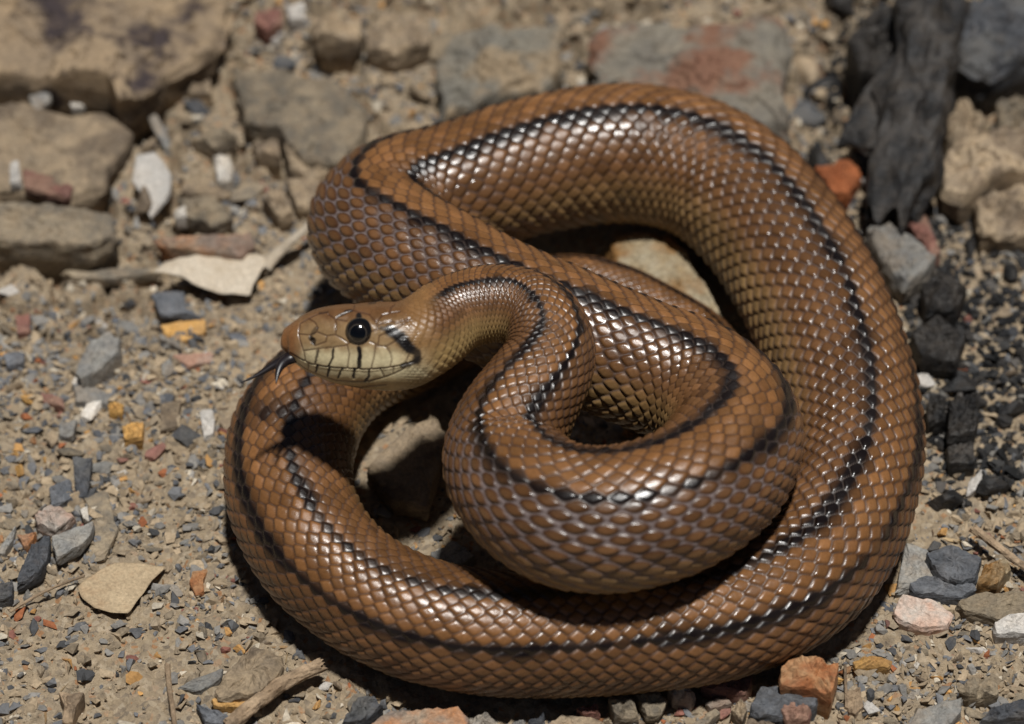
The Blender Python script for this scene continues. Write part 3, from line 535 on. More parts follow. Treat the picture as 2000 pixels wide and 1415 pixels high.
# ------------------------------------------------------------------ the snake
SN = np.array(
[[-48.31,-37.03,58.00,0.00,0.00,-35.00,0.00],
[-47.77,-37.03,58.00,1.82,2.14,-35.00,0.00],
[-46.92,-36.88,58.00,2.78,2.99,-35.00,0.00],
[-45.64,-36.88,58.00,4.06,4.06,-35.00,0.00],
[-43.18,-37.03,58.00,5.88,5.56,-35.00,0.00],
[-40.28,-37.18,58.00,7.27,6.62,-35.00,0.00],
[-36.52,-37.64,58.00,8.22,7.48,-35.00,0.00],
[-31.80,-38.25,58.00,8.86,8.22,-35.00,0.00],
[-27.53,-38.40,58.00,9.18,8.75,-34.00,0.00],
[-23.27,-38.25,58.00,9.18,9.18,-32.00,0.00],
[-19.46,-36.57,58.00,8.98,9.20,-29.00,0.00],
[-16.12,-32.70,57.50,8.70,8.81,-26.00,0.00],
[-12.96,-28.48,57.00,8.53,8.53,-22.00,0.00],
[-8.68,-25.47,56.50,8.46,8.46,-18.00,0.00],
[-3.81,-23.54,56.00,8.48,8.48,-15.00,0.05],
[1.96,-23.76,55.00,8.60,8.60,-12.00,0.10],
[6.51,-27.72,54.00,8.90,8.90,-12.00,0.10],
[7.99,-33.56,52.00,9.51,9.51,-14.00,0.10],
[5.92,-39.45,49.50,10.44,10.44,-12.00,0.15],
[1.93,-45.04,46.00,11.59,11.59,-6.00,0.20],
[-1.07,-52.34,42.00,12.94,12.94,0.00,0.60],
[2.11,-63.94,42.00,13.93,13.93,2.00,0.90],
[11.48,-72.37,43.00,14.62,14.62,0.00,1.00],
[23.48,-72.93,43.00,14.82,14.82,0.00,1.00],
[35.24,-66.80,42.00,14.83,14.83,4.00,1.00],
[43.79,-55.59,40.00,14.74,14.74,14.00,0.90],
[46.89,-43.34,38.00,14.54,14.54,24.00,0.60],
[42.38,-32.01,36.50,14.31,14.31,25.00,0.40],
[27.30,-21.39,36.00,14.37,14.37,24.00,0.40],
[11.26,-11.84,36.00,14.52,14.52,24.00,0.45],
[-4.55,-1.77,36.00,14.80,14.80,24.00,0.60],
[-17.28,8.93,35.00,15.09,15.09,24.00,0.80],
[-27.43,19.22,33.00,15.29,15.29,20.00,1.00],
[-31.28,28.16,31.00,15.58,15.58,8.00,1.00],
[-27.69,37.07,29.00,15.76,15.76,-4.00,0.60],
[-16.87,44.32,27.00,15.90,15.90,-10.00,0.20],
[0.00,54.05,25.00,16.46,16.46,-14.00,0.10],
[16.00,61.53,23.00,16.74,16.74,-15.00,0.10],
[32.15,64.57,21.00,16.94,16.94,-16.00,0.10],
[47.48,59.75,19.00,17.02,17.02,-24.00,0.10],
[59.07,45.64,17.50,16.93,16.93,-32.00,0.15],
[67.47,25.44,17.00,16.72,16.72,-37.00,0.20],
[72.81,5.54,16.50,16.27,16.27,-38.00,0.25],
[75.36,-14.38,16.00,15.83,15.83,-38.00,0.25],
[75.02,-31.96,15.50,15.32,15.32,-36.00,0.25],
[70.52,-49.35,15.50,14.81,14.81,-32.00,0.25],
[61.25,-64.23,15.00,14.25,14.25,-28.00,0.20],
[47.42,-73.04,14.50,13.80,13.80,-26.00,0.15],
[30.06,-77.11,14.00,13.53,13.53,-26.00,0.10],
[9.64,-79.06,14.00,13.28,13.28,-28.00,0.10],
[-10.19,-78.22,14.00,12.97,12.97,-30.00,0.10],
[-24.84,-72.20,13.50,12.85,12.85,-30.00,0.10],
[-36.90,-62.50,13.50,13.10,13.10,-28.00,0.15],
[-45.13,-50.23,14.00,13.60,13.60,-25.00,0.20],
[-49.09,-35.94,14.00,14.04,14.04,-22.00,0.20],
[-48.46,-21.98,14.00,14.14,14.14,-18.00,0.20],
[-43.43,-8.24,13.00,13.09,13.09,-12.00,0.20],
[-32.34,4.42,11.00,11.29,11.29,-5.00,0.20],
[-17.82,12.64,9.50,9.74,9.74,0.00,0.20],
[0.00,26.54,8.50,8.68,8.68,0.00,0.20],
[16.97,31.08,8.00,8.24,8.24,0.00,0.20],
[34.84,22.03,7.50,7.93,7.93,0.00,0.20],
[45.84,12.63,7.00,6.91,6.91,0.00,0.20],
[49.48,0.75,5.50,5.66,5.66,0.00,0.20],
[43.60,-12.93,4.50,4.42,4.42,0.00,0.20],
[33.79,-11.98,3.50,3.03,3.03,0.00,0.20],
[25.86,-4.54,2.50,1.18,1.18,0.00,0.20]]
)
HEAD_O = np.array(
[-48.31,-37.03,58.00]
)
HEAD_K = 42.5282

def natspline(t, y, tq):
    n = len(t); h = np.diff(t)
    A = np.zeros((n, n)); b = np.zeros((n,) + y.shape[1:])
    A[0, 0] = A[-1, -1] = 1
    for i in range(1, n - 1):
        A[i, i - 1] = h[i - 1]; A[i, i] = 2 * (h[i - 1] + h[i]); A[i, i + 1] = h[i]
        b[i] = 6 * ((y[i + 1] - y[i]) / h[i] - (y[i] - y[i - 1]) / h[i - 1])
    m = np.linalg.solve(A, b)
    i = np.clip(np.searchsorted(t, tq) - 1, 0, n - 2)
    d = (tq - t[i])[:, None]; hi = h[i][:, None]
    return y[i] + d * ((y[i + 1] - y[i]) / hi - hi * (2 * m[i] + m[i + 1]) / 6) + d * d * m[i] / 2 + d ** 3 * (m[i + 1] - m[i]) / (6 * hi)

def seg_dist(P, Q, pts):
    """least distance of points (P,Q) to a polyline"""
    best = np.full(P.shape, 1e9)
    for (x0, y0), (x1, y1) in zip(pts[:-1], pts[1:]):
        dx, dy = x1 - x0, y1 - y0
        t = np.clip(((P - x0) * dx + (Q - y0) * dy) / (dx * dx + dy * dy + 1e-9), 0, 1)
        best = np.minimum(best, np.hypot(P - x0 - t * dx, Q - y0 - t * dy))
    return best

MOUTH = [(500, 590), (560, 625), (625, 662), (700, 692), (850, 716), (1000, 727), (1200, 737), (1400, 718), (1520, 692), (1600, 665)]
SUTURES = [
    [(585, 330), (575, 420), (592, 490), (625, 590), (632, 655)],
    [(585, 330), (660, 285), (722, 320), (750, 370), (735, 410), (680, 432), (585, 425)],
    [(680, 432), (690, 470), (720, 525)],
    [(625, 572), (760, 552), (890, 540), (1000, 525), (1040, 495)],
    [(757, 555), (742, 610), (722, 680)],
    [(890, 545), (882, 640), (842, 710)],
    [(1012, 525), (1030, 600), (1012, 720)],
    [(1130, 550), (1132, 640), (1110, 722)],
    [(1262, 520), (1250, 620), (1222, 725)],
    [(1265, 530), (1350, 530), (1390, 590), (1405, 650), (1390, 705)],
    [(1560, 500), (1556, 600), (1520, 685)],
    [(740, 405), (830, 440), (908, 430), (912, 330), (900, 290), (840, 250)],
    [(830, 440), (822, 492), (724, 528)],
    [(908, 432), (962, 460), (1020, 500)],
    [(660, 285), (740, 245), (830, 228)],
    [(900, 290), (960, 250), (1060, 215), (1062, 170)],
    [(905, 292), (1010, 312)],
    [(1060, 215), (1200, 250), (1265, 325)],
    [(1270, 330), (1282, 385), (1230, 402)],
    [(1215, 490), (1282, 522), (1295, 440)],
    [(1282, 345), (1400, 310), (1440, 330), (1560, 285)],
    [(1292, 442), (1430, 382), (1555, 300)],
    [(1345, 540), (1450, 480), (1505, 435)],
    [(1380, 240), (1390, 190), (1420, 165)],
    [(1265, 325), (1320, 255), (1380, 240), (1470, 225)],
    [(740, 700), (722, 770)], [(852, 716), (826, 800)], [(962, 728), (922, 820)], [(1072, 730), (1060, 825)],
    [(1202, 737), (1200, 800), (1160, 848)], [(1300, 730), (1332, 806)], [(1420, 715), (1412, 782)], [(660, 690), (655, 745)],
    [(530, 668), (650, 752), (780, 803), (900, 840), (1050, 852), (1200, 846), (1330, 812), (1420, 780), (1520, 730)],
    [(700, 830), (900, 880), (1100, 900), (1350, 880)],
]
DARK = [  # pigment marks: polyline, half width, strength
    ([(1310, 375), (1400, 395)], 16, 0.7),
    ([(1390, 395), (1480, 455), (1555, 545)], 56, 1.0),
    ([(1555, 545), (1625, 590), (1625, 650)], 40, 0.9),
    ([(1630, 640), (1560, 690), (1500, 705)], 22, 0.9),
    ([(1115, 545), (1125, 600), (1112, 715)], 16, 1.0),
    ([(1112, 262), (1112, 310)], 26, 1.0),
    ([(885, 560), (880, 640), (842, 708)], 9, 0.9),
    ([(750, 570), (740, 620), (722, 680)], 10, 0.6),
    ([(742, 705), (722, 765)], 8, 0.9), ([(852, 720), (826, 796)], 9, 1.0), ([(962, 732), (922, 815)], 8, 0.95),
    ([(1072, 735), (1060, 810)], 10, 1.0), ([(1202, 742), (1200, 800), (1162, 845)], 8, 1.0),
    ([(690, 455), (715, 500)], 22, 0.85), ([(735, 370), (700, 415)], 14, 0.55),
    ([(925, 270), (985, 245)], 10, 0.7), ([(990, 226), (1045, 212)], 9, 0.8), ([(1190, 156), (1250, 152)], 8, 0.7),
    ([(760, 240), (830, 226)], 7, 0.5),
]

def build_snake():
    P0 = SN[:, :3]
    t = np.r_[0, np.cumsum(np.linalg.norm(np.diff(P0, axis=0), axis=1))]
    L = t[-1]
    # fine tables along the axis
    sq = np.linspace(0, L, 6000)
    h2 = np.sqrt(np.interp(sq, t, SN[:, 3] ** 2)); w2 = np.sqrt(np.interp(sq, t, SN[:, 4] ** 2))
    def smooth(a, k):
        ker = np.hanning(k); ker /= ker.sum()
        p = np.pad(a, k // 2, mode='edge')
        return np.convolve(p, ker, mode='valid')[:len(a)]
    i_head = int(12.0 / L * 6000)
    hs, ws = smooth(h2, 61), smooth(w2, 61)
    bl = sstep(4.0, 9.0, sq)
    hs = h2 * (1 - bl) + hs * bl; ws = w2 * (1 - bl) + ws * bl
    roll = smooth(np.interp(sq, t, SN[:, 5]), 121); stt = smooth(np.interp(sq, t, SN[:, 6]), 121)
    s_head = float(np.interp(11.0, np.arange(len(t)), t))       # back of the head
    pit = 0.14 + 0.125 * sstep(s_head * 0.9, s_head + 75, sq[1:])
    rows_u = np.cumsum(np.r_[0, np.diff(sq) / (pit * np.clip(hs[1:], 1.2, None))])
    # sampling along the body
    s_a = s_head * (np.linspace(0, 1, 330) ** 1.35)
    u0 = np.interp(s_head, sq, rows_u)
    s_hidden = float(np.interp(57.5, np.arange(len(t)), t))
    u1, u2 = np.interp(s_hidden, sq, rows_u), rows_u[-1]
    ub = np.r_[np.arange(u0 + 0.04, u1, 1 / 10.0), np.arange(u1, u2, 1 / 5.0), [u2]]
    s = np.r_[s_a, np.interp(ub, rows_u, sq)]
    n = len(s)
    u = np.interp(s, sq, rows_u)
    C = natspline(t, P0, s)
    Tn = natspline(t, P0, np.clip(s + 0.25, 0, L)) - natspline(t, P0, np.clip(s - 0.25, 0, L))
    Tn /= np.linalg.norm(Tn, axis=1)[:, None]
    zup = np.array([0, 0, 1.0])
    N0 = zup - Tn * Tn[:, 2:3]
    N0 /= np.linalg.norm(N0, axis=1)[:, None]
    S0 = np.cross(Tn, N0)
    ro = np.radians(np.interp(s, sq, roll))[:, None]
    D = np.cos(ro) * N0 + np.sin(ro) * S0
    S = np.cross(Tn, D)
    H, W = np.interp(s, sq, hs), np.interp(s, sq, ws)
    st = np.interp(s, sq, stt)
    NR, SPAN = 35, 146.0
    pitch = 2 * SPAN / NR
    th_d = np.radians(np.linspace(-SPAN, SPAN, NR * 9 + 1))
    th_v = np.radians(np.linspace(SPAN, 360 - SPAN, 17))[1:-1]
    th = np.r_[th_d, th_v]
    nc = len(th)
    thd = np.degrees(np.where(th > math.pi, th - 2 * math.pi, th))
    v = thd / pitch + NR / 2 - 0.5                     # row coordinate, 13 = along the spine
    U, Vv = np.meshgrid(u, v, indexing='ij')
    TH = np.meshgrid(u, th, indexing='ij')[1]
    THD = np.meshgrid(u, thd, indexing='ij')[1]
    ct, sn = np.cos(TH), np.sin(TH)
    hd = (1 - sstep(np.interp(8.9, np.arange(len(t)), t), np.interp(10.2, np.arange(len(t)), t), s))[:, None]      # 1 on the head
    # cross-section: round body with a slightly flat belly, boxier head
    e_c = 1.0 - 0.16 * hd
    cd = np.sign(ct) * np.abs(ct) ** e_c
    sd = np.sign(sn) * np.abs(sn) ** (1.0 - 0.10 * hd)
    flat = 1 - 0.07 * sstep(0.6, 1.0, -ct) * (1 - hd)
    low = 1 - 0.04 * hd * sstep(0.1, 0.6, -ct)
    Hm, Wm = H[:, None], W[:, None]
    px = cd * Hm * flat
    py = sd * Wm * low
    base = C[:, None, :] + px[..., None] * D[:, None, :] + py[..., None] * S[:, None, :]
    nrm = cd[..., None] * D[:, None, :] / 1.0 + sd[..., None] * S[:, None, :]
    nrm /= np.linalg.norm(nrm, axis=2)[..., None]
    # local stretch of the skin along the body
    dl = np.linalg.norm(np.gradient(base, axis=0), axis=2) / np.maximum(np.gradient(s), 1e-6)[:, None]
    lam = dl
    # ---- scales
    mid = (NR - 1) / 2
    cand = []
    jf = np.floor(Vv)
    for dj in (0, 1):
        j = np.clip(jf + dj, 0, NR - 1)
        off = 0.5 * np.mod(j, 2)
        i0 = np.floor(U - off)
        for di in (0, 1):
            i = i0 + di
            du = U - off - i
            dv = Vv - j
            cand.append((np.sqrt(du * du + (0.62 * dv) ** 2), du, dv, i, j))
    dd = np.stack([c[0] for c in cand])
    k1 = np.argmin(dd, 0)
    d1 = np.take_along_axis(dd, k1[None], 0)[0]
    dd2 = dd.copy()
    np.put_along_axis(dd2, k1[None], 9.0, 0)
    e = dd2.min(0) - d1
    pick = lambda q: np.take_along_axis(np.stack([c[q] for c in cand]), k1[None], 0)[0]
    du, dv, si, sj = pick(1), pick(2), pick(3), pick(4)
    belly = sstep(SPAN - 4, SPAN + 3, np.abs(THD))
    body = (1 - hd)
    tst = np.clip(st[:, None] * sstep(0.72, 1.1, lam) * sstep(20, 42, np.abs(THD)) * 1.05, 0, 1)
    lens = (np.abs(du) / 0.45) ** 1.7 + (np.abs(dv) / 0.60) ** 1.7
    dome_t = 0.5 * sstep(0.0, 0.10, e) + 0.5 * sstep(0.0, 0.42, e)
    dome_s = sstep(1.25, 0.35, lens)
    dome = dome_t * (1 - tst) + dome_s * tst
    amp = Hm * (0.026 + 0.006 * tst) * (0.6 + 0.4 * sstep(s_head, s_head * 2.2, s))[:, None]
    wob = fbm(np.stack([si * 0.37 + 3, sj * 0.41, np.zeros_like(si)], -1), 2, 4)
    hgt = amp * (dome - 0.5) + Hm * 0.026 * du * 2 * dome + amp * 0.18 * wob * dome
    vg = np.abs(np.mod(U, 1.0) - 0.5) * 2
    hgt_b = -amp * 0.6 * sstep(0.86, 1.0, vg)
    hgt = (hgt * (1 - belly) + hgt_b * belly) * body
    # slow unevenness of the muscles under the skin
    hgt = hgt + body * Hm * 0.035 * fbm(base / 16.0, 2, 31)
    gap_t = 1 - sstep(0.01, 0.07, e)
    gap_s = sstep(0.80, 1.15, lens)
    gap = (gap_t * 0.8) * (1 - tst) + gap_s * tst
    # ---- colours
    a = np.abs(sj - mid)
    rs = hash01(si, sj)
    rs2 = hash01(si + 31, sj + 77)
    lo = fbm(np.stack([si * 0.23, np.sign(sj - mid) * 7.3 + 0 * si, np.zeros_like(si)], -1), 2, 11)
    wgt = np.select([a < 1.5, a < 2.5, a < 3.5, a < 4.5], [0.0, 0.36, 0.92, 0.56], 0.0)
    dark = sstep(0.34, 0.68, wgt + 0.5 * lo * (wgt > 0) + 0.4 * (rs - 0.5) * (wgt > 0))
    vv = np.abs(np.abs(Vv - mid) - 3.25)
    soft = np.exp(-(vv / 1.0) ** 2) * (0.92 + 0.26 * lo)
    dark = np.clip(0.58 * dark + 0.66 * soft * (0.5 + 0.5 * dark) - 0.16 * rs2 * (wgt > 0), 0, 1)
    u_r = np.interp(np.interp(54.6, np.arange(len(t)), t), sq, rows_u)      # one surviving rung of the ladder pattern
    rung = np.exp(-((si + 0.5 * np.mod(sj, 2) - u_r) / 0.9) ** 2) * ((sj - mid) > -1.5) * ((sj - mid) < 5) * (0.6 + 0.5 * rs)
    dark = np.maximum(dark, np.clip(rung, 0, 0.95))
    neck = sstep(s_head * 2.0, s_head * 1.1, s)[:, None]
    spots = np.where((rs2 > 0.965) & (a > 4), 0.6 * rs, 0.0)
    dark = np.maximum(dark, spots)
    c_dors = np.array(srgb(120, 82, 47)); c_fl = np.array(srgb(106, 73, 44)); c_low = np.array(srgb(126, 99, 63))
    c_bel = np.array(srgb(206, 188, 146)); c_edge = np.array(srgb(56, 31, 15)); c_dark = np.array(srgb(20, 12, 9)); c_gap = np.array(srgb(112, 100, 98))
    f1 = sstep(2.5, 5.0, np.abs(Vv - mid))[..., None]
    f2 = sstep(8.5, 13.0, np.abs(Vv - mid))[..., None]
    col = c_dors * (1 - f1) + c_fl * f1
    col = col * (1 - f2) + c_low * f2
    col = col * (0.78 + 0.44 * rs[..., None]) * np.where(True, 1 + 0.10 * lo[..., None], 1)
    hue = (rs2 - 0.5)[..., None] * np.array([0.05, 0.0, -0.06]) * col
    col = col + hue
    ee = (1 - sstep(0.03, 0.24, e)) * (1 - tst) * 0.75 + sstep(0.15, 0.85, lens) * tst * 0.9
    ee = ee * (1 - 0.7 * f2[..., 0])
    col = col * (1 - ee[..., None]) + c_edge * ee[..., None]
    dk = np.clip(dark, 0, 1)
    col = col * (1 - dk[..., None]) + c_dark * dk[..., None]
    mott = fbm(np.stack([si * 0.31, sj * 0.45, np.zeros_like(si)], -1), 3, 19)
    col = col * (1 + 0.30 * mott[..., None])
    c_tight = np.array(srgb(82, 66, 56))
    gapc = (c_tight * (1 - tst[..., None]) + c_gap * tst[..., None]) * (1 - 0.45 * dark[..., None])
    col = col * (1 - gap[..., None]) + gapc * gap[..., None]
    col = col * (1 - belly[..., None]) + c_bel * belly[..., None]
    # ---- head
    nh = int(np.searchsorted(s, s_head * 1.12))
    rel = base[:nh] - HEAD_O
    r35 = math.radians(35); r10 = math.radians(10)
    lat = rel @ np.array([0, -math.cos(r35), math.sin(r35)])
    hup = rel @ np.array([0, math.sin(r35), math.cos(r35)])
    P = 400 + rel[..., 0] * HEAD_K
    Q = 490 - (hup * math.cos(r10) - np.abs(lat) * math.sin(r10)) * HEAD_K
    hz = hd[:nh]
    under = sstep(0.75, 0.95, -ct[:nh])
    dsu = np.full(P.shape, 1e9)
    for pl in SUTURES:
        dsu = np.minimum(dsu, seg_dist(P, Q, pl))
    dmo = seg_dist(P, Q, MOUTH)
    deye = np.hypot(P - 1115, Q - 415)
    dsu = np.where(deye < 104, 99, dsu)
    gs = 1 - sstep(3.0, 10.0, dsu)
    gm = 1 - sstep(3.0, 11.0, dmo)
    hh = -0.16 * gs - 0.32 * gm
    hh = hh + 0.10 * sstep(0, 60, np.minimum(dsu, 60))
    hh = hh - 0.75 * (1 - sstep(70, 112, deye))                       # eye socket
    hh = hh + 0.18 * np.exp(-((deye - 128) / 24) ** 2) * sstep(470, 330, Q)   # brow
    dn = np.hypot(P - 705, Q - 478)
    hh = hh - 0.55 * (1 - sstep(8, 30, dn))
    # tongue notch under the snout
    dt = np.hypot(P - 530, Q - 610)
    hh = hh - 0.6 * (1 - sstep(10, 60, dt)) * (1 - sstep(0, 3.0, np.abs(lat)))
    # upper lip overhangs the lower
    my = np.interp(P, [q[0] for q in MOUTH], [q[1] for q in MOUTH])
    hh = hh - 0.22 * sstep(2, 26, Q - my) * (1 - sstep(1450, 1640, P))
    hh = hh * hz * (1 - 0.6 * under)
    # small scales on the cheek behind the plates
    ck = sstep(1440, 1560, P) * sstep(0.2, 0.9, hz)
    cs = vnoise3(np.stack([P / 26, Q / 22, P * 0], -1), 5)
    gx = np.abs(np.mod(P / 44 + 0.5 * np.mod(np.floor(Q / 26), 2), 1) - 0.5) * 2
    gy = np.abs(np.mod(Q / 26, 1) - 0.5) * 2
    cg = np.maximum(sstep(0.78, 0.98, gx), sstep(0.74, 0.98, gy))
    hh = hh - 0.10 * cg * ck
    hgt[:nh] += hh
    c_top = np.array(srgb(106, 74, 45)); c_side = np.array(srgb(144, 117, 82)); c_lip = np.array(srgb(204, 190, 152)); c_sn = np.array(srgb(128, 86, 50))
    c_jaw = np.array(srgb(172, 152, 112))
    nq = fbm(np.stack([P / 70, Q / 70, np.sign(lat) * 3], -1), 3, 2)
    Qn = Q + 40 * nq
    g1 = sstep(230, 420, Qn)[..., None]; g2 = sstep(500, 640, Qn)[..., None]; g3 = sstep(760, 850, Qn)[..., None]
    hc = c_top * (1 - g1) + c_side * g1
    hc = hc * (1 - g2) + c_lip * g2
    hc = hc * (1 - g3) + c_jaw * g3
    sn_f = (1 - sstep(500, 640, P + 20 * nq))[..., None] * (1 - sstep(600, 680, Q))[..., None]
    hc = hc * (1 - sn_f) + c_sn * sn_f
    back = (sstep(1380, 1650, P) * (1 - sstep(640, 760, Qn)))[..., None]
    hc = hc * (1 - 0.7 * back) + np.array(srgb(140, 103, 62)) * 0.7 * back
    hc = hc * (1 + 0.14 * nq[..., None])
    mot = fbm(np.stack([P / 16, Q / 16, np.sign(lat) * 3], -1), 3, 6)
    hc = hc * (1 + 0.10 * mot[..., None])
    hc = hc * (1 - 0.7 * gs[..., None]) + np.array(srgb(70, 44, 30)) * 0.7 * gs[..., None]
    hc = hc * (1 - 0.7 * gm[..., None]) + np.array(srgb(112, 76, 54)) * 0.7 * gm[..., None]
    hc = hc * (1 - 0.4 * (cg * ck)[..., None])
    for pl, wd, sg in DARK:
        q = seg_dist(P + 10 * mot, Q + 10 * nq, pl)
        wd = wd + 3 if wd < 24 else wd
        q = (1 - sstep(wd * 0.6, wd * 1.3, q)) * sg
        hc = hc * (1 - q[..., None]) + np.array(srgb(24, 20, 18)) * q[..., None]
    sock = 1 - sstep(100, 116, deye)
    hc = hc * (1 - sock[..., None]) + np.array(srgb(20, 17, 16)) * sock[..., None]
    notch = (1 - sstep(10, 40, dt)) * (1 - sstep(0, 3.0, np.abs(lat)))
    hc = hc * (1 - notch[..., None]) + np.array(srgb(40, 24, 20)) * notch[..., None]
    # behind the plates the head colours run on over the small scales
    kz = np.maximum(hz, (1 - sstep(1640, 1860, P)) * np.ones_like(hz))[..., None]
    sc_h = np.clip(gap[:nh], 0, 1)[..., None] * (1 - hz[..., None])
    hc = hc * (1 - 0.45 * sc_h) * (0.93 + 0.14 * rs[:nh][..., None] * (1 - hz[..., None]))
    col[:nh] = col[:nh] * (1 - kz) + hc * kz
    # throat behind the jaw is yellowish
    thr = neck * sstep(60, 120, np.abs(THD))
    thr[:nh] *= 1 - kz[..., 0]
    thr = thr[..., None]
    col = col * (1 - 0.5 * thr) + np.array(srgb(184, 156, 100)) * 0.5 * thr
    pos = base + nrm * hgt[..., None]
    pos[0] = pos[0].mean(0)
    V = pos.reshape(-1, 3) * MM
    a_ = np.arange(n - 1)[:, None] * nc
    k = np.arange(nc)[None]
    k2 = (k + 1) % nc
    F = np.stack([(a_ + k).ravel(), (a_ + k2).ravel(), (a_ + nc + k2).ravel(), (a_ + nc + k).ravel()], 1)
    F = F[:, ::-1]
    root = bpy.data.objects.new("snake", None)
    COL.objects.link(root)
    root.location = (0.012, -0.005, 0)
    tag(root, "brown snake coiled on the stony ground with head raised and forked tongue out", "snake")
    bpy.context.view_layer.update()
    off = np.array(root.location)
    me = mesh_from("body", V - off, F, True)
    set_col(me, "pigment", np.clip(col.reshape(-1, 3), 0, 1))
    gl = np.zeros((n, nc)); gl[:nh] = hz
    set_val(me, "wear", np.clip(0.20 * np.maximum(rs2 - 0.45, 0) + 0.10 * mott, -0.03, 0.2).ravel())
    set_val(me, "head_mask", gl.ravel())
    set_val(me, "skin_gap", np.clip(np.maximum(gap, 0.8 * (1 - sstep(0.02, 0.10, e)) * (1 - tst)) * (1 - np.broadcast_to(hd, gap.shape)), 0, 1).ravel())
    m, nt, bs = new_mat("snake_skin")
    at = nt.nodes.new("ShaderNodeAttribute"); at.attribute_name = "pigment"
    geo = nt.nodes.new("ShaderNodeNewGeometry")
    n1 = noise(nt, geo.outputs["Position"], 1500, 4, 0.6)
    n2 = noise(nt, geo.outputs["Position"], 160, 4, 0.6)
    c = mixc(nt, 1.0, at.outputs["Color"], ramp(nt, n1, [(0.3, 0.86), (0.7, 1.10)]), 'MULTIPLY')
    c = mixc(nt, 1.0, c, ramp(nt, n2, [(0.3, 0.88), (0.7, 1.08)]), 'MULTIPLY')
    nt.links.new(c, bs.inputs["Base Color"])
    ag = nt.nodes.new("ShaderNodeAttribute"); ag.attribute_name = "skin_gap"
    aw = nt.nodes.new("ShaderNodeAttribute"); aw.attribute_name = "wear"
    nt.links.new(math_n(nt, 'ADD', ramp(nt, n2, [(0.32, 0.21), (0.68, 0.40)]), math_n(nt, 'ADD', aw.outputs["Fac"], math_n(nt, 'MULTIPLY', ag.outputs["Fac"], 0.35))), bs.inputs["Roughness"])
    nt.links.new(math_n(nt, 'SUBTRACT', 0.58, math_n(nt, 'MULTIPLY', ag.outputs["Fac"], 0.44)), bs.inputs["Specular IOR Level"])
    nt.links.new(bump(nt, n1, 0.25, 0.0002), bs.inputs["Normal"])
    link("body", me, m, root)

    # eyes: a dark ball with a thin pale ring round the pupil, under a clear spectacle
    me_m, ent, eb = new_mat("snake_eye")
    tc = ent.nodes.new("ShaderNodeTexCoord")
    sx = ent.nodes.new("ShaderNodeSeparateXYZ")
    ent.links.new(tc.outputs["Object"], sx.inputs[0])
    ry = math_n(ent, 'SQRT', math_n(ent, 'ADD', math_n(ent, 'MULTIPLY', sx.outputs[0], sx.outputs[0]), math_n(ent, 'MULTIPLY', sx.outputs[1], sx.outputs[1])), 0.0)
    rr = math_n(ent, 'DIVIDE', ry, 0.0031)
    ec = ramp(ent, rr, [(0.0, srgb(6, 6, 8)), (0.53, srgb(6, 6, 8)), (0.56, srgb(84, 76, 66)), (0.60, srgb(22, 18, 16)), (0.8, srgb(18, 15, 14)), (0.93, srgb(10, 9, 9))])
    ent.links.new(ec, eb.inputs["Base Color"])
    eb.inputs["Roughness"].default_value = 0.12
    eb.inputs["Coat Weight"].default_value = 0.6
    eb.inputs["Coat Roughness"].default_value = 0.03
    for side in (1, -1):
        sel = np.where((np.sign(lat) == side), deye, 1e9)
        q = np.unravel_index(np.argmin(sel), sel.shape)
        p = base[q]; nn = np.array([0, -math.cos(r35), math.sin(r35)]) * side
        nn = nn + np.array([-0.10, 0, 0]) + 0.10 * np.array([0, math.sin(r35), math.cos(r35)])
        nn /= np.linalg.norm(nn)
        bm = bmesh.new()
        bmesh.ops.create_uvsphere(bm, u_segments=48, v_segments=32, radius=0.0031)
        em = bpy.data.meshes.new("eye")
        bm.to_mesh(em); bm.free()
        em.polygons.foreach_set("use_smooth", np.full(len(em.polygons), True))
        eo = link("eye", em, me_m, root)
        q3 = Vector(nn).to_track_quat('Z', 'Y')
        eo.rotation_euler = q3.to_euler()
        eo.location = Vector(p * MM + nn * -0.00125) - root.location
        eo.scale = (1, 1, 0.9)
        bm = bmesh.new()
        bmesh.ops.create_uvsphere(bm, u_segments=48, v_segments=48, radius=0.003108)
        bmesh.ops.delete(bm, geom=[w for w in bm.verts if w.co.z < 0.003108 * math.cos(math.asin(0.54))], context='VERTS')
        pm = bpy.data.meshes.new("pupil")
        bm.to_mesh(pm); bm.free()
        pm.polygons.foreach_set("use_smooth", np.full(len(pm.polygons), True))
        link("pupil", pm, me_m, eo)
    # tongue: one fleshy stem that forks into two whip-thin tips
    def tube(pts, rad, seg=14, sub=10):
        pts = np.asarray(pts, dtype=float); rad = np.asarray(rad, dtype=float)
        tt = np.r_[0, np.cumsum(np.linalg.norm(np.diff(pts, axis=0), axis=1))]
        tq = np.linspace(0, tt[-1], sub * (len(pts) - 1) + 1)
        Cc = natspline(tt, pts, tq); rq = np.interp(tq, tt, rad)
        Tt = np.gradient(Cc, axis=0); Tt /= np.linalg.norm(Tt, axis=1)[:, None]
        ref = np.array([0, 0.3, 1.0])
        n0 = ref - Tt * (Tt @ ref)[:, None]; n0 /= np.linalg.norm(n0, axis=1)[:, None]
        b0 = np.cross(Tt, n0)
        an = np.linspace(0, 2 * math.pi, seg, endpoint=False)
        VV = (Cc[:, None] + rq[:, None, None] * (np.cos(an)[None, :, None] * n0[:, None] + 1.15 * np.sin(an)[None, :, None] * b0[:, None])).reshape(-1, 3)
        m_ = len(tq)
        FF = [(i * seg + j, i * seg + (j + 1) % seg, (i + 1) * seg + (j + 1) % seg, (i + 1) * seg + j) for i in range(m_ - 1) for j in range(seg)]
        FF += [tuple(range(seg))[::-1], tuple((m_ - 1) * seg + j for j in range(seg))]
        return VV, FF
    TG = TONGUE
    V1, F1 = tube(TG['a'], TG['ra'])
    V2, F2 = tube(TG['b'], TG['rb'])
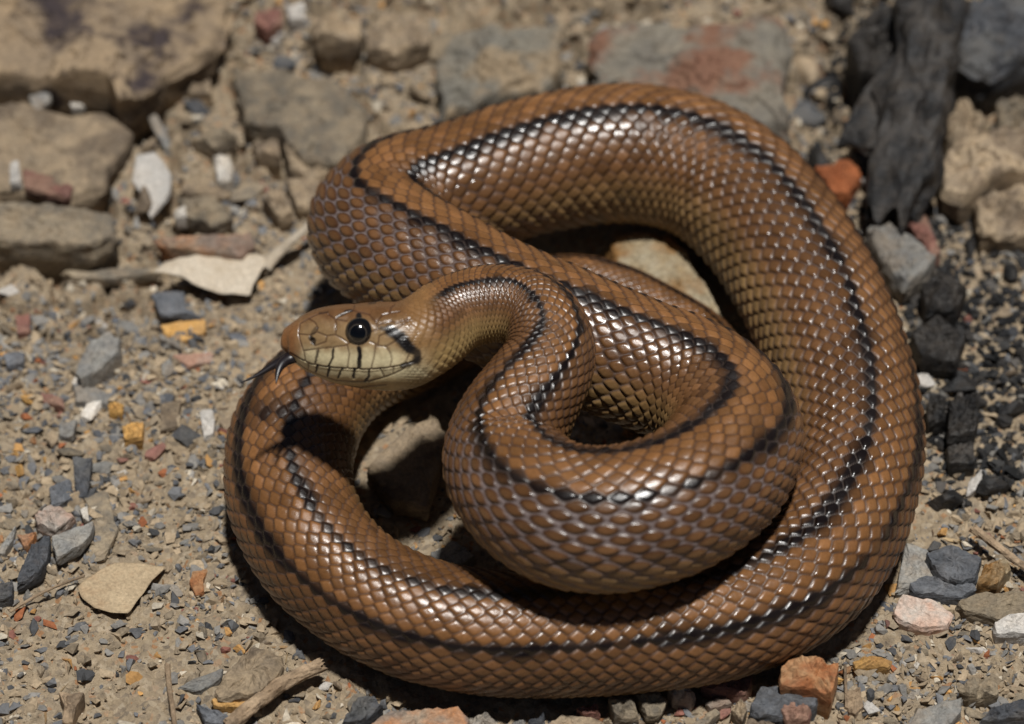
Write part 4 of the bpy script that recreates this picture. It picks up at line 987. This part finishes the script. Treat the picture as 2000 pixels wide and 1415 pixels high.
    VV = np.vstack([V1, V2]); FF = F1 + [tuple(i + len(V1) for i in f) for f in F2]
    tm, tnt, tb = new_mat("wet_black_tongue")
    tb.inputs["Base Color"].default_value = (*srgb(26, 21, 24), 1)
    tb.inputs["Roughness"].default_value = 0.38
    me = mesh_from("tongue", VV * MM - off, FF, True)
    link("tongue", me, tm, root)

TONGUE = {'a':[[-41.40,-38.95,57.50],[-43.74,-39.66,57.00],[-46.72,-40.32,56.30],[-49.49,-41.33,55.50],[-52.44,-42.89,54.50],[-56.34,-44.60,53.50]],'ra':[1.3,1.4,1.3,0.8,0.45,0.08],'b':[[-44.25,-39.96,57.00],[-46.27,-40.62,56.60],[-47.76,-42.33,56.80],[-48.50,-44.58,56.50],[-48.82,-47.17,55.80]],'rb':[1.3,1.2,0.95,0.55,0.07]}
build_snake()

# ------------------------------------------------------------------ sticks, twigs, leaves, charred log
def stick_mesh(name, pts, r0, r1, seed, ridges=7, rough=0.22, seg=26, sub=26, squash=1.0):
    pts = np.asarray(pts, dtype=float)
    tt = np.r_[0, np.cumsum(np.linalg.norm(np.diff(pts, axis=0), axis=1))]
    tq = np.linspace(0, tt[-1], sub * (len(pts) - 1) + 1)
    C = natspline(tt, pts, tq)
    T = np.gradient(C, axis=0); T /= np.linalg.norm(T, axis=1)[:, None]
    n0 = np.array([0, 0, 1.0]) - T * T[:, 2:3]; n0 /= np.linalg.norm(n0, axis=1)[:, None]
    b0 = np.cross(T, n0)
    an = np.linspace(0, 2 * math.pi, seg, endpoint=False)
    A, TQ = np.meshgrid(an, tq)
    rr = np.interp(TQ, [0, tt[-1]], [r0, r1])
    q = np.stack([np.cos(A) * ridges / 3, np.sin(A) * ridges / 3, TQ / (r0 * 1.6)], -1)
    rr = rr * (1 + rough * fbm(q, 3, seed) * 1.5)
    V = C[:, None] + (rr * np.cos(A))[..., None] * n0[:, None] * squash + (rr * np.sin(A))[..., None] * b0[:, None]
    m = len(tq)
    # ragged broken ends
    for e in (0, m - 1):
        V[e] += (fbm(np.stack([np.cos(an) * 2, np.sin(an) * 2, an * 0 + e], -1), 2, seed + 3) * r0 * 1.2)[:, None] * T[e]
    ce = np.stack([V[0].mean(0), V[-1].mean(0)])
    F = [(i * seg + j, (i + 1) * seg + j, (i + 1) * seg + (j + 1) % seg, i * seg + (j + 1) % seg) for i in range(m - 1) for j in range(seg)]
    b = m * seg
    F += [(j, (j + 1) % seg, b) for j in range(seg)] + [((m - 1) * seg + (j + 1) % seg, (m - 1) * seg + j, b + 1) for j in range(seg)]
    return np.vstack([V.reshape(-1, 3), ce]), F

def stick(name, label, cat, matk, key, r0, r1, seed, **kw):
    V, F = stick_mesh(name, STICKS[key], r0, r1, seed, **kw)
    c = V.mean(0).copy(); c[2] = V[:, 2].min()
    o = link(name, mesh_from(name, (V - c) * MM, F, False), MATS[matk])
    o.location = Vector(c * MM)
    tag(o, label, cat)
    return o

stick("stick", "broken weathered stick with a blackened end beside the lower left coil", "stick", 'wood', 'stick', 1.7, 1.5, 5)
stick("twig", "thin straight speckled twig lying on soil left of the rough tan rock", "twig", 'wood', 'twig', 0.65, 0.5, 8, sub=14, seg=10, rough=.15)
stick("twig", "brown twig lying behind the cream and ochre pebble", "twig", 'wood', 'right', 1.0, 0.8, 9, sub=14, seg=12)
stick("twig", "fine pale twig lying beside the dark slate shards", "twig", 'wood', 'soil', 0.35, 0.3, 10, sub=10, seg=8, rough=.15)
stick("twig", "fine brown twig standing by the weathered wood flake", "twig", 'wood', 'low', 0.4, 0.3, 12, sub=10, seg=8, rough=.15)
stick("charred_log", "blackened charred log rising beside the big rust-patched block", "log", 'char', 'log', 7.5, 9.5, 14, ridges=5, rough=.5, seg=40, sub=22)

def leaf(name, label, outline, matk, seed, lift, thick=0.35, fold=0.0):
    q = np.asarray(outline, dtype=float)
    d = np.vstack([q, q[:1]])
    t = np.r_[0, np.cumsum(np.linalg.norm(np.diff(d, axis=0), axis=1))]
    n = 72
    tq = np.linspace(0, t[-1], n, endpoint=False)
    ox, oy = np.interp(tq, t, d[:, 0]), np.interp(tq, t, d[:, 1])
    c = np.array([ox.mean(), oy.mean()])
    V, rings = [], 12
    for side in (1, -1):
        for k in range(rings):
            f = 1 - k / rings
            x = c[0] + (ox - c[0]) * f; y = c[1] + (oy - c[1]) * f
            jag = 0.03 * fbm(np.stack([x / 2.5, y / 2.5, x * 0], -1), 2, seed)
            x = c[0] + (x - c[0]) * (1 + jag); y = c[1] + (y - c[1]) * (1 + jag)
            z = lift + fold * ((x - c[0]) / 12) ** 2 + 0.9 * fbm(np.stack([x / 11, y / 11, x * 0], -1), 3, seed + 2) + 0.12 * np.sin((x + 0.4 * y) * 1.3)
            V.append(np.stack([x, y, z + side * thick / 2 * (1 if k else 0.15)], 1))
    V = np.vstack(V)
    F = []
    ix = np.arange(n); nx = (ix + 1) % n
    for k in range(rings - 1):
        F += [(k * n + i, k * n + j, (k + 1) * n + j, (k + 1) * n + i) for i, j in zip(ix, nx)]
        a = rings * n
        F += [(a + k * n + j, a + k * n + i, a + (k + 1) * n + i, a + (k + 1) * n + j) for i, j in zip(ix, nx)]
    F += [(i, rings * n + i, rings * n + j, j) for i, j in zip(ix, nx)]
    F += [tuple((rings - 1) * n + i for i in ix), tuple(rings * n + (rings - 1) * n + i for i in ix[::-1])]
    root = bpy.data.objects.new(name, None)
    COL.objects.link(root)
    gz = float(ground_h(c[0], c[1]))
    root.location = (c[0] * MM, c[1] * MM, gz * MM)
    tag(root, label, "leaf")
    me = mesh_from("blade", V * MM - np.array([c[0], c[1], gz]) * MM, F, True)
    link("blade", me, MATS[matk], root)
    return root, np.array([c[0], c[1], gz])

_r, _c = leaf("dry_leaf", "pale dry leaf with a stalk that reaches the snake's hairpin bend", LEAF_PALE, 'leaf', 3, 2.4, fold=0.6)
V_, F_ = stick_mesh("stalk", STICKS['stalk'], 2.0, 0.75, 6, rough=.08, seg=14, sub=12, squash=0.6)
link("stalk", mesh_from("stalk", (V_ - _c) * MM, F_, True), MATS['leaf'], _r)
leaf("dry_leaf", "tan crumbling dry leaf lying flat on bare soil", LEAF_TAN, 'tanleaf', 9, 0.9)

# ------------------------------------------------------------------ loose chips
def hull_proto(seed, flat, sides=11):
    r = np.random.default_rng(seed)
    p = r.normal(size=(sides, 3))
    p /= np.linalg.norm(p, axis=1)[:, None]
    p *= r.uniform(0.75, 1.0, (sides, 1)) * np.array([1.0, r.uniform(0.55, 0.85), flat])
    bm = bmesh.new()
    for q in p:
        bm.verts.new(q)
    res = bmesh.ops.convex_hull(bm, input=bm.verts[:])
    bmesh.ops.delete(bm, geom=[g for g in res["geom_interior"] if isinstance(g, bmesh.types.BMVert)], context='VERTS')
    bmesh.ops.recalc_face_normals(bm, faces=bm.faces[:])
    bm.verts.index_update()
    V = np.array([v.co[:] for v in bm.verts])
    F = np.array([[v.index for v in f.verts] for f in bm.faces])
    bm.free()
    return V, F

def inside(poly, x, y):
    poly = np.asarray(poly, dtype=float)
    c = np.zeros(np.shape(x), dtype=bool)
    for (x0, y0), (x1, y1) in zip(poly, np.roll(poly, -1, axis=0)):
        hit = ((y0 > y) != (y1 > y)) & (x < (x1 - x0) * (y - y0) / (y1 - y0 + 1e-12) + x0)
        c ^= hit
    return c

SNAKE_LOW = SN[(SN[:, 2] - SN[:, 3]) < 5.0]
_t = np.r_[0, np.cumsum(np.linalg.norm(np.diff(SN[:, :3], axis=0), axis=1))]
_q = natspline(_t, SN[:, :3], np.linspace(0, _t[-1], 500))
_rq = np.interp(np.linspace(0, _t[-1], 500), _t, SN[:, 3])
_lowm = (_q[:, 2] - _rq) < 6.0
def clear_of_snake(x, y, r):
    d = np.hypot(np.asarray(x)[..., None] - _q[_lowm, 0], np.asarray(y)[..., None] - _q[_lowm, 1]) - 0.86 * _rq[_lowm]
    return d.min(-1) > r

KINDS = {   # material, label, category, flatness
    'grey':  ("slate_chip", "grey slate chip", "stone", 0.32, "loose grey slate chips"),
    'blue':  ("slate_chip", "blue-grey slate chip", "stone", 0.34, "loose blue-grey slate chips"),
    'dark':  ("slate_chip", "dark slate chip", "stone", 0.38, "loose dark slate chips"),
    'tan':   ("pebble", "tan pebble", "pebble", 0.6, "loose tan pebbles"),
    'buff':  ("pebble", "buff pebble", "pebble", 0.36, "loose buff pebbles"),
    'pale':  ("pebble", "pale grey pebble", "pebble", 0.5, "loose pale pebbles"),
    'ochre': ("pebble", "ochre yellow pebble", "pebble", 0.55, "loose ochre pebbles"),
    'rust':  ("pebble", "rust-orange pebble", "pebble", 0.55, "loose rust-orange pebbles"),
    'red':   ("pebble", "dull red pebble", "pebble", 0.45, "loose dull red pebbles"),
    'white': ("pebble", "white quartz pebble", "pebble", 0.6, "loose white pebbles"),
    'char':  ("charcoal_piece", "angular bit of charcoal", "charcoal", 0.7, "loose bits of charcoal"),
}
PALETTE = {
    'gravel_left': (['grey', 'blue', 'dark', 'tan', 'buff', 'pale', 'ochre', 'rust', 'red', 'white'], [.25, .14, .08, .18, .17, .06, .05, .02, .03, .02]),
    'gravel_right': (['grey', 'blue', 'dark', 'tan', 'buff', 'pale', 'ochre', 'rust', 'red', 'white'], [.24, .12, .09, .18, .2, .06, .03, .03, .04, .01]),
    'gravel_front': (['grey', 'blue', 'dark', 'tan', 'buff', 'pale', 'ochre', 'rust', 'red'], [.22, .1, .14, .16, .2, .05, .03, .05, .05]),
    'soil': (['grey', 'tan', 'buff', 'ochre', 'rust'], [.35, .2, .35, .06, .04]),
    'charcoal': (['char', 'dark', 'tan', 'grey', 'pale'], [.6, .1, .15, .1, .05]),
    'charback': (['char', 'dark', 'tan'], [.7, .15, .15]),
    'back': (['tan', 'buff', 'grey', 'dark', 'pale'], [.4, .3, .15, .1, .05]),
}
_heropolys = [np.array(h[5]) for h in HERO] + [np.array(LEAF_PALE)[:, :2], np.array(LEAF_TAN)[:, :2]]
_CUT = {'lying', 'beside', 'between', 'behind', 'in', 'at', 'under', 'on', 'wedged', 'against', 'with', 'that', 'left', 'right', 'just', 'directly',
        'resting', 'near', 'standing', 'tucked', 'touching', 'meeting', 'leaning', 'below', 'enclosed', 'inside', 'next', 'among', 'propped'}
def _short(lb):
    out = []
    for w in lb.split():
        if w in _CUT: break
        out.append(w)
    return " ".join(out)
_all = [_short(h[1]) for h in HERO]
_refs = [r for r in _all if _all.count(r) == 1 and 2 <= len(r.split()) <= 8]
_refpolys = [np.array(h[5]) for h, r in zip(HERO, _all) if r in _refs]
PROTO = {}
for kname, (nm, lb, ct, fl, gp) in KINDS.items():
    PROTO[kname] = []
    for q in range(4):
        V, F = hull_proto(sum(map(ord, kname)) * 10 + q, fl, 13)
        bm = bmesh.new()
        vs_ = [bm.verts.new(v) for v in V]
        for f in F:
            try: bm.faces.new([vs_[i] for i in f])
            except ValueError: pass
        bmesh.ops.dissolve_limit(bm, angle_limit=math.radians(12), verts=bm.verts[:], edges=bm.edges[:])
        bmesh.ops.bevel(bm, geom=bm.edges[:], offset=0.07, segments=1, affect='EDGES', clamp_overlap=True)
        bmesh.ops.triangulate(bm, faces=bm.faces[:])
        bmesh.ops.recalc_face_normals(bm, faces=bm.faces[:])
        for v in bm.verts:
            v.co += Vector(fbm(np.array(v.co[:])[None] * 2.1, 2, q)[0] * 0.08 * np.array(v.co[:]))
            v.co *= 0.004
        me = bpy.data.meshes.new(nm)
        bm.to_mesh(me); bm.free()
        me.materials.append(MATS[kname])
        PROTO[kname].append(me)

def scatter_region(reg, count, rmin, rmax, seed):
    poly = np.array(REGION[reg]); r = np.random.default_rng(seed)
    lo, hi = poly.min(0), poly.max(0)
    kinds, w = PALETTE[reg]; w = np.array(w) / sum(w)
    placed = []
    XY = r.uniform(lo, hi, (count * 30, 2))
    SZ = rmin * (rmax / rmin) ** (r.random(count * 30) ** 1.5)
    ok = inside(poly, XY[:, 0], XY[:, 1])
    for hp in _heropolys:
        ok &= ~inside(hp, XY[:, 0], XY[:, 1])
    XY, SZ = XY[ok], SZ[ok]
    ok = clear_of_snake(XY[:, 0], XY[:, 1], SZ * 0.7)
    GZ = ground_h(XY[:, 0], XY[:, 1])
    for (x, y), s, gz in zip(XY[ok], SZ[ok], GZ[ok]):
        if len(placed) >= count: break
        if any((x - a) ** 2 + (y - b) ** 2 < (0.75 * (s + c)) ** 2 for a, b, c in placed): continue
        k = str(r.choice(kinds, p=w))
        nm, lb, ct, fl, gp = KINDS[k]
        o = bpy.data.objects.new(nm, PROTO[k][int(r.integers(4))])
        COL.objects.link(o)
        f = s / 4.0
        o.scale = (f * r.uniform(.85, 1.3), f * r.uniform(.7, 1.05), f * r.uniform(.8, 1.2))
        o.rotation_euler = (r.normal(0, .16), r.normal(0, .16), r.uniform(0, 6.28))
        o.location = (x * MM, y * MM, (gz + 0.5 * s * fl) * MM)
        d = [np.hypot(hp[:, 0] - x, hp[:, 1] - y).min() for hp in _refpolys]
        b = int(np.argmin(d))
        size = "tiny" if s < 1.8 else "small" if s < 2.8 else "chunky"
        where = "touching" if d[b] < s * 1.3 else "close to" if d[b] < 9 else "well away from"
        lb = "%s %s %s the %s" % (size, lb, where, _refs[b])
        tag(o, lb, ct, gp)
        placed.append((x, y, s))

scatter_region('gravel_left', 190, 1.3, 4.6, 1)
scatter_region('gravel_right', 125, 1.2, 3.6, 2)
scatter_region('gravel_front', 40, 1.4, 4.0, 3)
scatter_region('soil', 34, 1.0, 3.0, 4)
scatter_region('charcoal', 150, 1.6, 5.2, 5)
scatter_region('charback', 60, 2.0, 8.0, 8)
scatter_region('back', 130, 2.0, 9.0, 6)

def grit(name, label, count, regions, smin, smax, colours, weights, seed, base_density, long=1.0):
    r = np.random.default_rng(seed)
    protos = [hull_proto(900 + seed * 50 + k, r.uniform(.3, .75), 9) for k in range(24)]
    x = r.uniform(-150, 150, count * (12 if base_density == 0 else 5)); y = r.uniform(-130, 215, len(x))
    keep = np.full(len(x), 0.0) + base_density
    for rg, d in regions.items():
        keep = np.where(inside(REGION[rg], x, y), d, keep)
    pat = sstep(-0.35, 0.35, fbm(np.stack([x / 16, y / 16, x * 0], -1), 3, seed))
    ok = (r.random(len(x)) < keep * (0.25 + 0.75 * pat)) & clear_of_snake(x, y, 0.3)
    x, y = x[ok][:count], y[ok][:count]
    s = smin * (smax / smin) ** (r.random(len(x)) ** 1.6)
    z = ground_h(x, y)
    cols = np.array([srgb(*c) for c in colours])
    ci = r.choice(len(cols), len(x), p=np.array(weights) / sum(weights))
    VV, FF, CC, n0 = [], [], [], 0
    for k in range(len(x)):
        V, F = protos[k % 24]
        a = r.uniform(0, 6.28); ca, sa = math.cos(a), math.sin(a)
        tx, ty = r.normal(0, .25, 2)
        P = V * s[k] * np.array([long, r.uniform(.7, 1.1) / long ** .6, 1 / long ** .6])
        P = np.stack([P[:, 0] * ca - P[:, 1] * sa, P[:, 0] * sa + P[:, 1] * ca, P[:, 2] + tx * P[:, 0] + ty * P[:, 1]], 1)
        P += np.array([x[k], y[k], z[k] + 0.25 * s[k] / long ** .5])
        VV.append(P); FF.append(F + n0); n0 += len(V)
        CC.append(np.repeat((cols[ci[k]] * r.uniform(.72, 1.15))[None], len(V), 0))
    me = mesh_from(name, np.vstack(VV) * MM, np.vstack(FF), False)
    set_col(me, "tint", np.clip(np.vstack(CC), 0, 1))
    m, nt, bs = new_mat(name + "_stone")
    at = nt.nodes.new("ShaderNodeAttribute"); at.attribute_name = "tint"
    geo = nt.nodes.new("ShaderNodeNewGeometry")
    nn = noise(nt, geo.outputs["Position"], 1300, 4, .7)
    nt.links.new(mixc(nt, 1.0, at.outputs["Color"], ramp(nt, nn, [(0.3, .7), (0.7, 1.2)]), 'MULTIPLY'), bs.inputs["Base Color"])
    nt.links.new(bump(nt, nn, .6, .0004), bs.inputs["Normal"])
    bs.inputs["Roughness"].default_value = .88
    bs.inputs["Specular IOR Level"].default_value = .25
    tag(link(name, me, m), label, name.split('_')[-1], kind="stuff")

grit("gravel", "fine mixed grey, tan and rust gravel strewn over the soil", 36000,
     {'gravel_left': 1.0, 'gravel_right': 0.9, 'gravel_front': 0.9, 'soil': 0.5, 'back': 0.45, 'charcoal': 0.4}, 0.5, 2.6,
     [(166, 147, 121), (148, 133, 112), (134, 130, 124), (112, 112, 113), (78, 78, 79), (196, 184, 164), (186, 142, 88), (160, 100, 66), (136, 92, 80)],
     [.30, .22, .2, .12, .06, .06, .02, .01, .01], 3, 0.5)
grit("charcoal_crumbs", "black charcoal crumbs strewn right of the snake", 8500, {'charcoal': 1.0, 'charback': 1.0}, 0.6, 2.8,
     [(40, 40, 41), (58, 57, 56), (30, 30, 30), (84, 80, 76)], [.4, .25, .2, .15], 5, 0.0)
grit("soil_crumbs", "crumbs of dry tan soil", 9000, {'soil': 1.0, 'back': 0.9, 'gravel_left': .7, 'gravel_right': .7, 'gravel_front': .7, 'charcoal': .35}, 0.3, 0.9,
     [(164, 146, 120), (152, 134, 110), (174, 156, 130), (136, 120, 100)], [.4, .3, .15, .15], 7, 0.8)
grit("plant_debris", "tiny dry brown plant fibres and bark shreds on the ground", 900, {'soil': .5, 'back': .5, 'gravel_left': .6, 'gravel_right': 1.0, 'gravel_front': 1.0, 'charcoal': .8}, 0.6, 1.5,
     [(150, 122, 88), (112, 88, 62), (176, 152, 116), (88, 70, 54)], [.35, .3, .2, .15], 11, 0.4, long=3.0)
